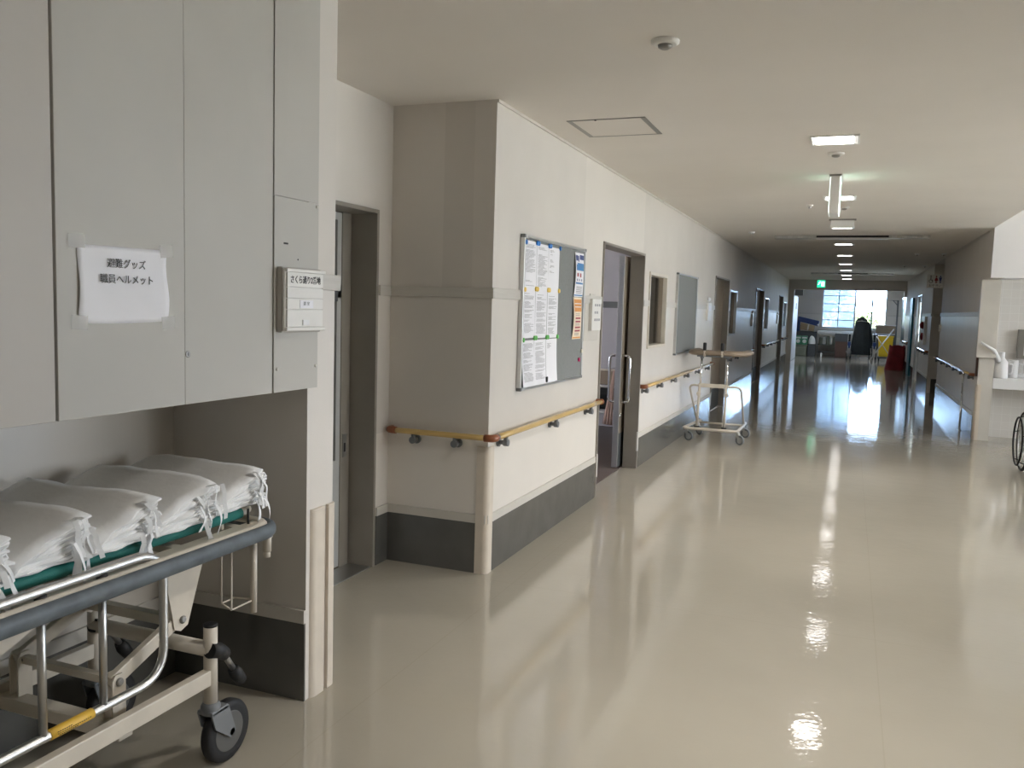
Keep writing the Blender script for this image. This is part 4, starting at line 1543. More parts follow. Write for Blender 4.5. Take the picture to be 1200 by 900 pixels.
def disc_fixture(name, label, cat, x, y, r, h, m, m2, group=None):
    t = thing(name, label, cat, (x, y, CE), group=group)
    mb = MB()
    mb.lathe([(r, 0.003), (r, -h * 0.3), (r * 0.8, -h * 0.5)], (x, y, CE), 'z', 28)
    obj('base_plate', mb, M[m], t)
    mb = MB()
    mb.lathe([(r * 0.52, -h * 0.45), (r * 0.48, -h * 0.8), (r * 0.25, -h)], (x, y, CE), 'z', 24)
    obj('sensor_dome', mb, M[m2], t)
disc_fixture('smoke_detector', 'round white smoke detector with grey dome on the ceiling nearest the cabinet', 'smoke detector', -0.77, 3.56, 0.058, 0.035, 'white', 'silverplate')
disc_fixture('smoke_detector', 'small white detector behind the ceiling light nearest the pillar', 'smoke detector', -0.155, 6.27, 0.055, 0.03, 'white', 'silverplate')
disc_fixture('smoke_detector', 'small white detector on the ceiling behind the hanging exit sign', 'smoke detector', -0.12, 9.35, 0.05, 0.03, 'white', 'silverplate')
disc_fixture('pendant_sprinkler', 'tiny metal sprinkler head on the ceiling left of the corridor middle', 'sprinkler', -0.44, 9.1, 0.03, 0.04, 'white', 'alu')
for x, y, l in ((0.995, 16.1, 'bright little sprinkler head on the ceiling before the toilet sign'), (0.995, 19.7, 'bright little sprinkler head on the ceiling past the toilet sign'), (1.4, 16.05, 'small sprinkler head close to the shaded wall'), (1.38, 19.7, 'small sprinkler head close to the wall past the toilet sign'), (-1.3, 12.0, 'small sprinkler head on the ceiling near the second bedroom door')):
    disc_fixture('pendant_sprinkler', l, 'sprinkler', x, y, 0.04, 0.04, 'white2', 'chrome')

hp = thing('ceiling_hatch', 'square inspection hatch with a thin grey frame in the ceiling near the notice board', 'hatch', (-1.39, 5.13, CE))
mb = MB()
a0, a1, b0, b1 = -1.625, -1.155, 4.89, 5.375
for q in ((a0, a1, b0, b0 + 0.014), (a0, a1, b1 - 0.014, b1), (a0, a0 + 0.03, b0 + 0.014, b1 - 0.014), (a1 - 0.03, a1, b0 + 0.014, b1 - 0.014)):
    mb.box(*q, CE - 0.004, CE, 0.001)
obj('frame', mb, M['silverplate'], hp)
mb = MB()
mb.box(a0 + 0.03, a1 - 0.03, b0 + 0.014, b1 - 0.014, CE - 0.0025, CE)
obj('panel', mb, M['ceil'], hp)
mb = MB()
mb.lathe([(0.007, 0), (0.006, -0.003)], (-1.45, b0 + 0.007, CE - 0.004), 'z', 12)
obj('latch', mb, M['ink'], hp)

# hanging exit sign, edge towards the viewer
ex = thing('exit_sign', 'slim box exit sign hung edge-on under the corridor ceiling', 'exit sign', (-0.17, 7.35, CE))
mb = MB()
mb.box(-0.205, -0.135, 7.19, 7.55, 2.3, CE - 0.012, 0.004)
obj('sign_case', mb, M['white'], ex)
mb = MB()
mb.box(-0.215, -0.125, 7.18, 7.56, CE - 0.014, CE, 0.002)
obj('mounting_plate', mb, M['silverplate'], ex)
for x, d in ((-0.135, 1), (-0.205, -1)):
    mb = MB()
    mb.box(x, x + 0.005 * d, 7.2, 7.54, 2.31, CE - 0.02)
    pn = obj('lit_panel', mb, M['exitwhite'], ex)
    mb = MB()
    mb.box(x + 0.005 * d, x + 0.0062 * d, 7.23, 7.35, 2.36, 2.54)
    mb.box(x + 0.005 * d, x + 0.0062 * d, 7.38, 7.5, 2.43, 2.47)
    obj('pictogram', mb, M['exitgreen'], pn)
# blank back of a second hung sign
hs = thing('hanging_sign', 'flat pale sign plate under the ceiling between second and third ceiling lights', 'sign', (-0.14, 10.5, CE))
mb = MB()
mb.box(-0.27, -0.02, 10.48, 10.51, 2.5, 2.585, 0.003)
obj('plate', mb, M['white'], hs)
mb = MB()
mb.box(-0.29, -0.0, 10.46, 10.53, 2.585, CE, 0.002)
obj('shadow_gap_strip', mb, M['silverplate'], hs)  # dark strip put in for the shadow gap above the plate

def shutter_rail(label, y, x0, x1, xs0, xs1, zd):
    t = thing('shutter_rail', label, 'shutter rail', ((x0 + x1) / 2, y, CE))
    mb = MB()
    mb.box(xs0, xs1, y - 0.02, y + 0.02, CE - zd, CE - zd * 0.5, 0.002)
    obj('slot_lip', mb, M['alu'], t)
    mb = MB()
    mb.box(xs0, xs1, y - 0.012, y + 0.012, CE - zd * 0.5, CE)
    obj('slot', mb, M['ink'], t)
    for a, b_ in ((x0, xs0), (xs1, x1)):
        mb = MB()
        mb.box(a, b_, y - 0.06, y + 0.07, CE - zd * 0.8, CE, 0.003)
        ep = obj('end_plate', mb, M['steel'], t)
        mb = MB()
        for k in range(4):
            xx = a + (b_ - a) * (k + 0.5) / 4
            mb.box(xx - 0.03, xx + 0.03, y - 0.066, y - 0.06, CE - zd * 0.75, CE - 0.004, 0.002)
        obj('plate_tab', mb, M['alu'], ep)
shutter_rail('first metal shutter rail across the ceiling, with a dark slot', 12.62, -1.05, 0.92, -0.5, 0.42, 0.055)
shutter_rail('second metal shutter rail across the ceiling, before the green exit sign', 23.4, -1.0, 0.95, -0.35, 0.35, 0.05)

# green exit sign on the end header
ex = thing('exit_sign', 'lit green exit sign with a running figure on the end header', 'exit sign', (-0.88, 28.0, 2.37))
mb = MB()
mb.box(-1.01, -0.76, 27.95, 28.0, 2.355, 2.59, 0.004)
obj('sign_case', mb, M['white'], ex)
mb = MB()
mb.box(-1.0, -0.77, 27.944, 27.95, 2.365, 2.58)
pn = obj('lit_panel', mb, M['exitgreen'], ex)
mb = MB()
yy = 27.9435
mb.prism([(-0.88, 2.4), (-0.79, 2.4), (-0.79, 2.545), (-0.88, 2.545)], 1, yy, yy - 0.001)
mb.prism([(-0.975, 2.49), (-0.93, 2.48), (-0.9, 2.5), (-0.935, 2.53)], 1, yy, yy - 0.002)
mb.lathe([(0.014, 0), (0.014, -0.002)], (-0.915, yy, 2.545), 'y', 12)
mb.prism([(-0.985, 2.44), (-0.975, 2.45), (-0.94, 2.46), (-0.94, 2.475)], 1, yy, yy - 0.002)
obj('pictogram', mb, M['exitwhite'], pn)

# ------------------------------------------------------------------ right side: wash niche
guard('corner_guard', 'narrow cream corner guard at the foot of the wall by the wash niche', XR, 12.05, -1, -1, 0.7, m='guard', r=0.05)
mb = MB()
mb.box(XR - 0.045, XR + 0.17, 11.95, 12.05, 1.04, 2.005, 0.004)
struct('trim_11', mb, M['trim'])
mb = MB()
mb.box(XR + 0.0, XR + 0.17, 12.042, 12.05, 0, 2.01)
struct('wall_column', mb, M['trim'])
mb = MB()
mb.box(XR - 0.022, XR, 12.08, 12.14, 0.8, 1.04, 0.003)
o = obj('wall_strip', mb, M['brown'])
recenter(o, (XR - 0.01, 12.11, 0.8))
tag(o, 'short dark brown strip on the wall end above the propped handrail', 'wall strip')

ct = thing('wash_counter', 'white wash counter with deep front in the tiled niche', 'counter', (3.0, 12.3, 0.64))
mb = MB()
mb.box(XR + 0.175, 4.6, 12.06, 12.515, 0.655, 0.79, 0.008)
obj('counter_slab', mb, M['white2'], ct)
mb = MB()
mb.box(XR + 0.175, 4.6, 12.49, 12.515, 0.79, 0.84, 0.004)
obj('upstand', mb, M['white2'], ct)
mb = MB()
mb.box(4.4, 4.5, 12.2, 12.5, 0, 0.655)
obj('support_panel', mb, M['trim'], ct)

def jug(name, label, x, y, spout=False):
    t = thing(name, label, name.replace('_', ' '), (x, y, 0.79))
    mb = MB()
    mb.lathe([(0.075, 0), (0.08, 0.006), (0.076, 0.1), (0.07, 0.2), (0.045, 0.235), (0.032, 0.25), (0.032, 0.32), (0.036, 0.325)] if spout else
             [(0.052, 0), (0.056, 0.006), (0.058, 0.2), (0.062, 0.225), (0.058, 0.225), (0.05, 0.02)], (x, y, 0.79), 'z', 28)
    obj('jug_body', mb, M['white2'], t)
    mb = MB()
    R = 0.072 if spout else 0.057
    z0 = 0.79
    mb.tube(fillet([(x + R, y, z0 + 0.185), (x + R + 0.052, y, z0 + 0.18), (x + R + 0.048, y, z0 + 0.06), (x + R, y, z0 + 0.05)], 0.035, 6), 0.0085, 10)
    obj('handle', mb, M['white2'], t)
    if spout:
        mb = MB()
        mb.tube([(x - 0.045, y - 0.055, z0 + 0.22), (x - 0.12, y - 0.215, z0 + 0.345), (x - 0.285, y - 0.285, z0 + 0.445)], [0.036, 0.022, 0.014], 12)
        obj('spout', mb, M['white2'], t)
    else:
        mb = MB()
        mb.prism([(x - 0.05, y - 0.02), (x - 0.082, y), (x - 0.05, y + 0.02)], 2, z0 + 0.19, z0 + 0.225)
        obj('lip', mb, M['white2'], t)
jug('watering_can', 'white plastic watering can with a long spout on the wash counter', 1.795, 12.145, True)
jug('jug', 'white plastic jug with a handle beside the watering can on the counter', 1.955, 12.33)
jug('jug', 'white plastic jug at the dispenser end of the wash counter', 2.14, 12.3)
td = thing('towel_dispenser', 'grey paper towel dispenser box on the tiled niche wall', 'dispenser', (2.18, 12.5, 1.03))
mb = MB()
mb.box(2.005, 2.36, 12.43, 12.524, 1.03, 1.4, 0.006)
obj('casing', mb, M['silverplate'], td)
mb = MB()
mb.box(2.07, 2.33, 12.424, 12.43, 1.07, 1.37, 0.004)
obj('front_cover', mb, M['white'], td)

# wheelchair
wc = thing('wheelchair', 'steel wheelchair with black tyres parked by the white wash niche', 'wheelchair', (1.93, 9.8, 0))
def ring(mb, x, y, z, R, r, n=44, seg=10):
    mb.tube([(x, y + R * math.cos(2 * PI * k / n), z + R * math.sin(2 * PI * k / n)) for k in range(n)], r, seg, True)
for x, sx in ((1.695, -1), (2.165, 1)):
    mb = MB()
    ring(mb, x, 9.8, 0.3, 0.286, 0.0145)
    wl = obj('drive_wheel', mb, M['black'], wc)
    mb = MB()
    ring(mb, x, 9.8, 0.3, 0.268, 0.008, seg=8)
    for k in range(14):
        a = 2 * PI * k / 14
        mb.tube([(x + 0.015 * (-1) ** k, 9.8 + 0.03 * math.cos(a), 0.3 + 0.03 * math.sin(a)), (x, 9.8 + 0.266 * math.cos(a + 0.2), 0.3 + 0.266 * math.sin(a + 0.2))], 0.0016, 6)
    mb.lathe([(0.03, -0.03), (0.03, 0.03)], (x, 9.8, 0.3), 'x', 16)
    obj('rim_and_spokes', mb, M['alu'], wl)
    mb = MB()
    ring(mb, x + sx * 0.048, 9.8, 0.3, 0.24, 0.009)
    for k in range(5):
        a = 2 * PI * k / 5 + 0.3
        mb.tube([(x + sx * 0.048, 9.8 + 0.24 * math.cos(a), 0.3 + 0.24 * math.sin(a)), (x, 9.8 + 0.26 * math.cos(a), 0.3 + 0.26 * math.sin(a))], 0.005, 6)
    obj('push_rim', mb, M['black'], wl)
    mb = MB()
    xi = x - sx * 0.045
    mb.tube(fillet([(xi, 10.1, 0.48), (xi, 9.6, 0.48), (xi, 9.42, 0.48), (xi, 9.3, 0.12)], 0.05), 0.0115, 10)
    mb.tube(fillet([(xi, 10.02, 0.16), (xi, 10.02, 0.92), (xi, 10.16, 0.94)], 0.06), 0.0115, 10)
    mb.tube(fillet([(xi, 10.02, 0.72), (xi, 9.62, 0.72), (xi, 9.5, 0.48)], 0.05), 0.0105, 10)
    mb.tube([(xi, 10.02, 0.22), (xi, 9.45, 0.22)], 0.0105, 10)
    fr = obj('side_frame', mb, M['steel'], wc)
    mb = MB()
    mb.tube([(xi, 10.1, 0.932), (xi, 10.2, 0.94)], 0.016, 10)
    obj('push_handle', mb, M['black'], fr)
    mb = MB()
    mb.box(xi - 0.025, xi + 0.025, 9.62, 9.98, 0.73, 0.755, 0.008)
    obj('armrest', mb, M['pred'], fr)
    mb = MB()
    mb.lathe([(0.05, -0.014), (0.065, -0.012), (0.07, 0), (0.065, 0.012), (0.05, 0.014), (0.01, 0.016), (0.01, -0.016)], (xi, 9.42, 0.07), 'x', 24)
    mb.box(xi - 0.018, xi + 0.018, 9.41, 9.44, 0.1, 0.22, 0.003)
    obj('castor', mb, M['black'], fr)
    mb = MB()
    mb.box(min(xi, xi - sx * 0.14), max(xi, xi - sx * 0.14), 9.2, 9.34, 0.1, 0.115, 0.004)
    obj('footplate', mb, M['greyplastic'], fr)
mb = MB()
mb.grid(lambda u, v: (1.74 + 0.38 * u, 9.5 + 0.5 * v, 0.485 - 0.02 * math.sin(PI * u)), 10, 4)
so = obj('seat_sling', mb, M['navy'], wc)
so.modifiers.new('thick', 'SOLIDIFY').thickness = 0.012
mb = MB()
mb.grid(lambda u, v: (1.74 + 0.38 * u, 10.02 + 0.02 * math.sin(PI * u), 0.52 + 0.38 * v), 10, 4)
so = obj('back_sling', mb, M['navy'], wc)
so.modifiers.new('thick', 'SOLIDIFY').thickness = 0.012
mb = MB()
mb.bar((1.74, 9.8, 0.46), (2.12, 9.8, 0.16), 0.02, 0.025)
mb.bar((1.74, 9.77, 0.16), (2.12, 9.77, 0.46), 0.02, 0.025)
mb.tube([(1.69, 9.8, 0.3), (1.74, 9.8, 0.3)], 0.012, 10)
mb.tube([(2.17, 9.8, 0.3), (2.12, 9.8, 0.3)], 0.012, 10)
obj('cross_brace', mb, M['steel'], wc)

# ------------------------------------------------------------------ right side far: sign, fire bell, doors
sg = thing('toilet_sign', 'grey projecting sign with wheelchair, woman and man pictograms above the lobby', 'sign', (XR - 0.13, 17.2, 2.05))
mb = MB()
mb.box(XR - 0.28, XR, 17.18, 17.22, 2.06, 2.3, 0.004)
obj('sign_plate', mb, M['alu'], sg)
mb = MB()
yy = 17.179
def pict(mb, cx, mi):
    mb.mi = mi
    mb.lathe([(0.014, 0), (0.014, -0.002)], (cx, yy, 2.265), 'y', 14)
    if mi == 1:
        mb.prism([(cx - 0.012, 2.245), (cx + 0.012, 2.245), (cx + 0.032, 2.19), (cx - 0.032, 2.19)], 1, yy, yy - 0.002)
    else:
        mb.prism([(cx - 0.026, 2.248), (cx + 0.026, 2.248), (cx + 0.014, 2.19), (cx - 0.014, 2.19)], 1, yy, yy - 0.002)
    for q in (-0.009, 0.009):
        mb.box(cx + q - 0.006, cx + q + 0.006, yy - 0.002, yy, 2.145, 2.19)
pict(mb, XR - 0.125, 1)
pict(mb, XR - 0.06, 2)
mb.mi = 0
cx = XR - 0.215
mb.lathe([(0.011, 0), (0.011, -0.002)], (cx, yy, 2.27), 'y', 12)
mb.box(cx - 0.006, cx + 0.006, yy - 0.002, yy, 2.2, 2.255)
mb.box(cx - 0.006, cx + 0.032, yy - 0.002, yy, 2.195, 2.207)
mb.box(cx + 0.022, cx + 0.034, yy - 0.002, yy, 2.155, 2.2)
mb.tube([(cx + 0.002 + 0.03 * math.cos(a), yy - 0.001, 2.182 + 0.03 * math.sin(a)) for a in [2.2 + 0.35 * k for k in range(12)]], 0.004, 6)
obj('pictograms', mb, [M['ink'], M['red'], M['pnavy']], sg)
text_mesh('lettering', 'お手洗い', 0.05, M['ink'], facing_camera(XR - 0.14, yy - 0.0005, 2.1), sg, 0.2)

fb = thing('fire_alarm', 'white fire alarm panel with red lamp and bell past the toilet lobby', 'fire alarm', (XR, 20.4, 0.85))
mb = MB()
mb.box(XR - 0.05, XR + 0.004, 20.15, 20.65, 0.95, 1.55, 0.005)
obj('cabinet', mb, M['white'], fb)
mb = MB()
mb.lathe([(0.075, -0.0), (0.075, -0.03), (0.05, -0.06), (0.015, -0.075)], (XR - 0.05, 20.4, 1.36), 'x', 20)
obj('red_lamp', mb, M['red'], fb)
mb = MB()
mb.lathe([(0.08, 0), (0.08, -0.035), (0.03, -0.05)], (XR - 0.05, 20.4, 1.12), 'x', 20)
obj('bell', mb, M['red'], fb)
mb = MB()
mb.box(XR - 0.035, XR, 17.06, 17.13, 1.28, 1.4, 0.004)
o = obj('light_switch', mb, M['white'])
recenter(o, (XR, 17.1, 1.28))
tag(o, 'small white switch plate on the shaded wall beside the toilet lobby', 'switch')

def door_right(n, a, b_, x, m, glazed):
    root = struct_root('door_%d' % n, (x, (a + b_) / 2, 0))
    fr = MB()
    fr.box(x - 0.012, x + 0.17, a - 0.03, a, 0, 2.06, 0.002)
    fr.box(x - 0.012, x + 0.17, b_, b_ + 0.03, 0, 2.06, 0.002)
    fr.box(x - 0.012, x + 0.17, a, b_, 2.03, 2.06, 0.002)
    obj('door_frame', fr, M['alu'], root)
    lf = MB()
    if glazed:
        lf.box(x + 0.03, x + 0.065, a, b_, 0.01, 0.95)
        lf.box(x + 0.03, x + 0.065, a, a + 0.12, 0.95, 2.03)
        lf.box(x + 0.03, x + 0.065, b_ - 0.12, b_, 0.95, 2.03)
        lf.box(x + 0.03, x + 0.065, a + 0.12, b_ - 0.12, 1.9, 2.03)
    else:
        lf.box(x + 0.03, x + 0.065, a, b_, 0.01, 2.03)
    obj('door_leaf', lf, m, root)
    if glazed:
        g = MB()
        g.box(x + 0.045, x + 0.05, a + 0.12, b_ - 0.12, 0.95, 1.9)
        obj('pane', g, M['doorglass'], root)
    h = MB()
    h.tube(fillet([(x + 0.03, a + 0.08, 0.85), (x - 0.03, a + 0.08, 0.85), (x - 0.03, a + 0.08, 1.15), (x + 0.03, a + 0.08, 1.15)], 0.03), 0.011, 10)
    obj('handle', h, M['chrome'], root)
door_right(6, 21.93, 23.17, XR, M['trim'], True)
# teal leaf standing open at right angles to the wall
root = struct_root('door_7', (XR, 25.2, 0))
lf = MB()
lf.box(XR - 0.005 - 0.045, XR - 0.005, 24.3, 25.2, 0.01, 2.03, 0.003)
obj('door_leaf', lf, M['teal'], root)
h = MB()
h.tube(fillet([(XR - 0.05, 24.4, 0.95), (XR - 0.09, 24.4, 0.95), (XR - 0.09, 24.55, 0.95)], 0.01), 0.009, 8)
obj('lever_handle', h, M['chrome'], root)

# ------------------------------------------------------------------ end room
# window 5: figured panes on one side, clear sash on the other
wy = 35.2
root = struct_root('window_5', (0.12, wy, 1.02))
fr = MB()
for a, b_, z0, z1 in ((-1.05, -0.99, 1.02, 2.62), (1.23, 1.29, 1.02, 2.62), (-0.99, 1.23, 1.02, 1.08), (-0.99, 1.23, 2.56, 2.62), (0.13, 0.19, 1.08, 2.56)):
    fr.box(a, b_, wy, wy + 0.09, z0, z1, 0.003)
obj('window_frame', fr, M['alu'], root)
mu = MB()
mu.box(-0.445, -0.415, wy + 0.02, wy + 0.05, 1.08, 2.56)
for z in (1.35, 1.67, 1.97, 2.28):
    mu.box(-0.99, 0.13, wy + 0.02, wy + 0.05, z - 0.014, z + 0.014)
obj('glazing_bars', mu, M['greyplastic'], root)
mu = MB()
mu.box(0.19, 1.23, wy + 0.02, wy + 0.05, 1.66, 1.685)
obj('glazing_bars', mu, M['greyplastic'], root)
g = MB()
g.box(-0.99, 0.13, wy + 0.055, wy + 0.06, 1.08, 2.56)
obj('figured_pane', g, M['frost'], root)
g = MB()
g.box(0.19, 1.23, wy + 0.055, wy + 0.06, 1.08, 2.56)
obj('clear_pane', g, M['glass'], root)
sl = MB()
sl.box(-1.1, 1.34, wy - 0.12, wy, 0.98, 1.02, 0.004)
obj('window_sill', sl, M['white'], root)
mb = MB()
mb.box(-1.95, -1.05, wy - 0.014, wy, 1.55, 1.6)
mb.box(1.29, 2.0, wy - 0.014, wy, 1.55, 1.6)
struct('trim_12', mb, M['rail_trim'])
# white door panel on the bedroom side of the end room
root = struct_root('door_8', (-1.74, 30.5, 0))
lf = MB()
lf.box(-1.76, -1.72, 29.2, 31.6, 0.01, 2.13, 0.004)
obj('door_leaf', lf, M['white2'], root)
lf = MB()
lf.box(-1.72, -1.716, 30.4, 30.75, 1.7, 1.9)
obj('vision_slot', lf, M['dgrey'], root)
lf = MB()
lf.box(-1.95, -1.45, 29.0, 29.2, 2.13, 2.32, 0.004)
obj('track_box', lf, M['dgrey'], root)
# frosted screen on the other side
root = struct_root('window_6', (1.62, 30.0, 0))
fr = MB()
for a, b_, z0, z1 in ((28.9, 28.96, 0.6, 2.2), (32.6, 32.66, 0.6, 2.2), (28.96, 32.6, 0.6, 0.68), (28.96, 32.6, 2.12, 2.2)):
    fr.box(1.66, 1.72, a, b_, z0, z1, 0.003)
obj('window_frame', fr, M['alu'], root)
g = MB()
g.box(1.685, 1.692, 28.96, 32.6, 0.68, 2.12)
obj('pane', g, M['doorglass'], root)
g = MB()
g.box(1.66, 1.72, 28.9, 32.66, 0, 0.6)
obj('kick_panel', g, M['trim'], root)

def solid(name, label, cat, m, build, loc, group=None):
    mb = MB()
    build(mb)
    o = obj(name, mb, m)
    recenter(o, loc)
    tag(o, label, cat, group)
    return o

# red laundry bag
def bag(mb):
    def fn(u, v):
        a = 2 * PI * u
        sx, sy = 0.235 + 0.03 * (1 - v), 0.21
        px = sx * math.copysign(abs(math.cos(a)) ** 0.6, math.cos(a)) * (1 - 0.12 * v)
        py = sy * math.copysign(abs(math.sin(a)) ** 0.6, math.sin(a)) * (1 - 0.12 * v)
        w_ = 0.02 * noise.noise(Vector((px * 6, py * 6, v * 4)))
        return (1.31 + px + w_ - 0.05 * (1 - v) ** 2, 26.8 + py + w_, 0.002 + 0.7 * v + (0.03 * math.sin(3 * a) * v if v > 0.8 else 0))
    mb.grid(fn, 32, 12)
    mb._faces([fn(k / 32, 0) for k in range(32)], [tuple(range(32))])
    mb._faces([Vector(fn(k / 32, 0.9)) * 1.0 for k in range(32)], [tuple(range(32))])
rbg = thing('laundry_bag', 'dark red upright laundry bag against the wall before the end room', 'bag', (1.31, 26.8, 0))
mb = MB()
bag(mb)
obj('bag_body', mb, M['red'], rbg)
mb = MB()
mb.strip(fillet([(1.2, 26.62, 0.4), (1.2, 26.58, 0.74), (1.42, 26.58, 0.74), (1.42, 26.62, 0.4)], 0.05), 0.03, (0, 1, 0), 0.004)
obj('carry_strap', mb, M['red'], rbg)

# yellow bin
yb_ = thing('waste_bin', 'yellow plastic bin behind the folding table frame in the end room', 'bin', (1.2, 31.9, 0.2))
mb = MB()
mb.prism([(0.99, 0.17), (1.38, 0.17), (1.42, 0.84), (0.95, 0.84)], 1, 31.7, 32.1, 0.01)
obj('bin_body', mb, M['yellow_p'], yb_)
mb = MB()
mb.box(0.93, 1.44, 31.68, 32.12, 0.84, 0.88, 0.01)
obj('rim', mb, M['yellow_p'], yb_)
tr = thing('bin_trolley', 'low dark wheeled base under the yellow bin', 'trolley', (1.2, 31.9, 0))
mb = MB()
mb.box(0.95, 1.44, 31.66, 32.14, 0.1, 0.17, 0.01)
obj('platform', mb, M['dgrey'], tr)
for x in (1.0, 1.38):
    for y in (31.72, 32.08):
        mb = MB()
        mb.lathe([(0.045, -0.014), (0.05, 0), (0.045, 0.014)], (x, y, 0.05), 'x', 16)
        mb.box(x - 0.02, x + 0.02, y - 0.02, y + 0.02, 0.06, 0.1)
        obj('castor', mb, M['black'], tr)

# folding frame with crossed legs
ff = thing('folding_stand', 'folding steel stand with crossed legs in front of the yellow bin', 'stand', (1.03, 31.2, 0))
for y in (31.05, 31.45):
    mb = MB()
    mb.tube([(0.68, y, 0.012), (1.39, y, 1.12)], 0.013, 10)
    obj('leg', mb, M['steel'], ff)
    mb = MB()
    mb.tube([(1.29, y, 0.26), (0.88, y, 0.85)], 0.013, 10)
    obj('leg', mb, M['steel'], ff)
mb = MB()
for p_ in ((0.68, 0.02), (1.39, 1.12), (0.88, 0.85), (1.03, 0.56), (1.29, 0.26)):
    mb.tube([(p_[0], 31.05, p_[1]), (p_[0], 31.45, p_[1])], 0.011, 10)
mb.tube([(1.29, 31.05, 0.26), (1.29, 31.05, 0.012)], 0.012, 10)
mb.tube([(1.29, 31.45, 0.26), (1.29, 31.45, 0.012)], 0.012, 10)
obj('tie_bar', mb, M['steel'], ff)

# draped black garment on a stand with folded wheelchairs around it
gs = thing('garment_stand', 'tall stand draped with dark coats before the window', 'garment stand', (0.4, 32.7, 0))
mb = MB()
mb.tube([(0.41, 32.7, 0.05), (0.41, 32.7, 1.58)], 0.013, 10)
mb.bar((0.15, 32.7, 0.05), (0.67, 32.7, 0.05), 0.04, 0.03)
mb.bar((0.41, 32.45, 0.05), (0.41, 32.95, 0.05), 0.04, 0.03)
for q in ((0.15, 32.7), (0.67, 32.7), (0.41, 32.45), (0.41, 32.95)):
    mb.lathe([(0.02, 0), (0.02, 0.05)], (q[0], q[1], 0), 'z', 10)
obj('pole', mb, M['steel'], gs)
def coat(cx, cy, w0, w1, d, z0, z1, ph):
    def fn(u, v):
        a = 2 * PI * u
        k = v
        wx = w1 + (w0 - w1) * (1 - k) ** 0.8
        if k > 0.9:
            wx *= 1 - ((k - 0.9) / 0.1) ** 2 * 0.75
        f_ = 1 + 0.09 * math.sin(9 * a + ph) * (1 - k)
        return (cx + wx * math.cos(a) * f_, cy + d * math.sin(a) * f_, z0 + (z1 - z0) * k)
    mb = MB()
    mb.grid(fn, 48, 16)
    mb._faces([fn(k / 48, 1) for k in range(48)], [tuple(range(48))])
    return mb
c1 = coat(0.4, 32.7, 0.33, 0.17, 0.16, 0.16, 1.5, 0.3)
obj('coat_front', c1, M['darkcloth'], gs)
c1 = coat(0.46, 32.98, 0.36, 0.19, 0.12, 0.4, 1.38, 1.7)
obj('coat_back', c1, M['darkcloth'], gs)
mb = MB()
mb.tube([(0.2, 32.53, 1.33), (0.4, 32.52, 1.36), (0.6, 32.53, 1.33)], 0.008, 8)
obj('hanger', mb, M['steel'], gs)

def folded_chair(x, y, label):
    t = thing('folded_wheelchair', label, 'wheelchair', (x, y, 0))
    for k, dx in enumerate((-0.07, 0.07)):
        mb = MB()
        ring(mb, x + dx, y, 0.26, 0.245, 0.014, 32, 8)
        wl = obj('drive_wheel', mb, M['black'], t)
        mb = MB()
        mb.lathe([(0.03, -0.02), (0.03, 0.02)], (x + dx, y, 0.26), 'x', 12)
        for q in range(8):
            a = 2 * PI * q / 8
            mb.tube([(x + dx, y, 0.26), (x + dx, y + 0.235 * math.cos(a), 0.26 + 0.235 * math.sin(a))], 0.003, 6)
        obj('spokes', mb, M['alu'], wl)
        mb = MB()
        mb.tube(fillet([(x + dx * 0.6, y - 0.35, 0.1), (x + dx * 0.6, y - 0.25, 0.48), (x + dx * 0.6, y + 0.2, 0.48), (x + dx * 0.6, y + 0.2, 0.9), (x + dx * 0.6, y + 0.3, 0.92)], 0.05), 0.0115, 10)
        mb.tube([(x + dx * 0.6, y - 0.2, 0.7), (x + dx * 0.6, y + 0.2, 0.7)], 0.0115, 10)
        mb.tube([(x + dx * 0.6, y + 0.2, 0.48), (x + dx * 0.6, y + 0.2, 0.2)], 0.0115, 10)
        fr = obj('side_frame', mb, M['steel'], t)
        mb = MB()
        mb.lathe([(0.07, -0.012), (0.075, 0), (0.07, 0.012), (0.01, 0.014)], (x + dx * 0.6, y - 0.3, 0.075), 'x', 20)
        obj('castor', mb, M['black'], fr)
    mb = MB()
    mb.box(x - 0.05, x + 0.05, y - 0.2, y + 0.2, 0.4, 0.62, 0.02)
    obj('seat_sling', mb, M['navy'], t)
    mb = MB()
    mb.box(x - 0.045, x + 0.045, y + 0.19, y + 0.215, 0.5, 0.88, 0.01)
    obj('back_sling', mb, M['darkcloth'], t)
folded_chair(0.03, 32.3, 'folded wheelchair with navy seat between the brown box and the coats')
folded_chair(0.85, 32.5, 'folded wheelchair with navy seat between the coats and the crossed stand')

# low bed frame with a white sheet under the window
bd = thing('day_bed', 'steel day bed with white sheet and items below it, under the end window', 'bed', (-0.4, 34.6, 0))
mb = MB()
for x in (-1.1, 0.3):
    for y in (34.3, 34.95):
        mb.tube([(x, y, 0.0), (x, y, 0.84)], 0.02, 10)
mb.tube([(-1.1, 34.3, 0.13), (0.3, 34.3, 0.13)], 0.02, 10)
mb.tube([(-1.1, 34.95, 0.13), (0.3, 34.95, 0.13)], 0.02, 10)
mb.bar((-1.1, 34.3, 0.8), (0.3, 34.3, 0.8), 0.03, 0.05)
mb.bar((-1.1, 34.95, 0.8), (0.3, 34.95, 0.8), 0.03, 0.05)
obj('frame', mb, M['alu'], bd)
mb = MB()
mb.box(-1.12, 0.32, 34.28, 35.0, 0.83, 0.94, 0.03)
obj('mattress', mb, M['cloth'], bd)
mb = MB()
mb.box(-1.08, 0.28, 34.32, 34.93, 0.4, 0.43)
obj('under_shelf', mb, M['greybox'], bd)
names_ = ['in the shelf corner by the storage chest', 'second from the shelf corner', 'third from the shelf corner', 'fourth from the shelf corner', 'next to the dark box']
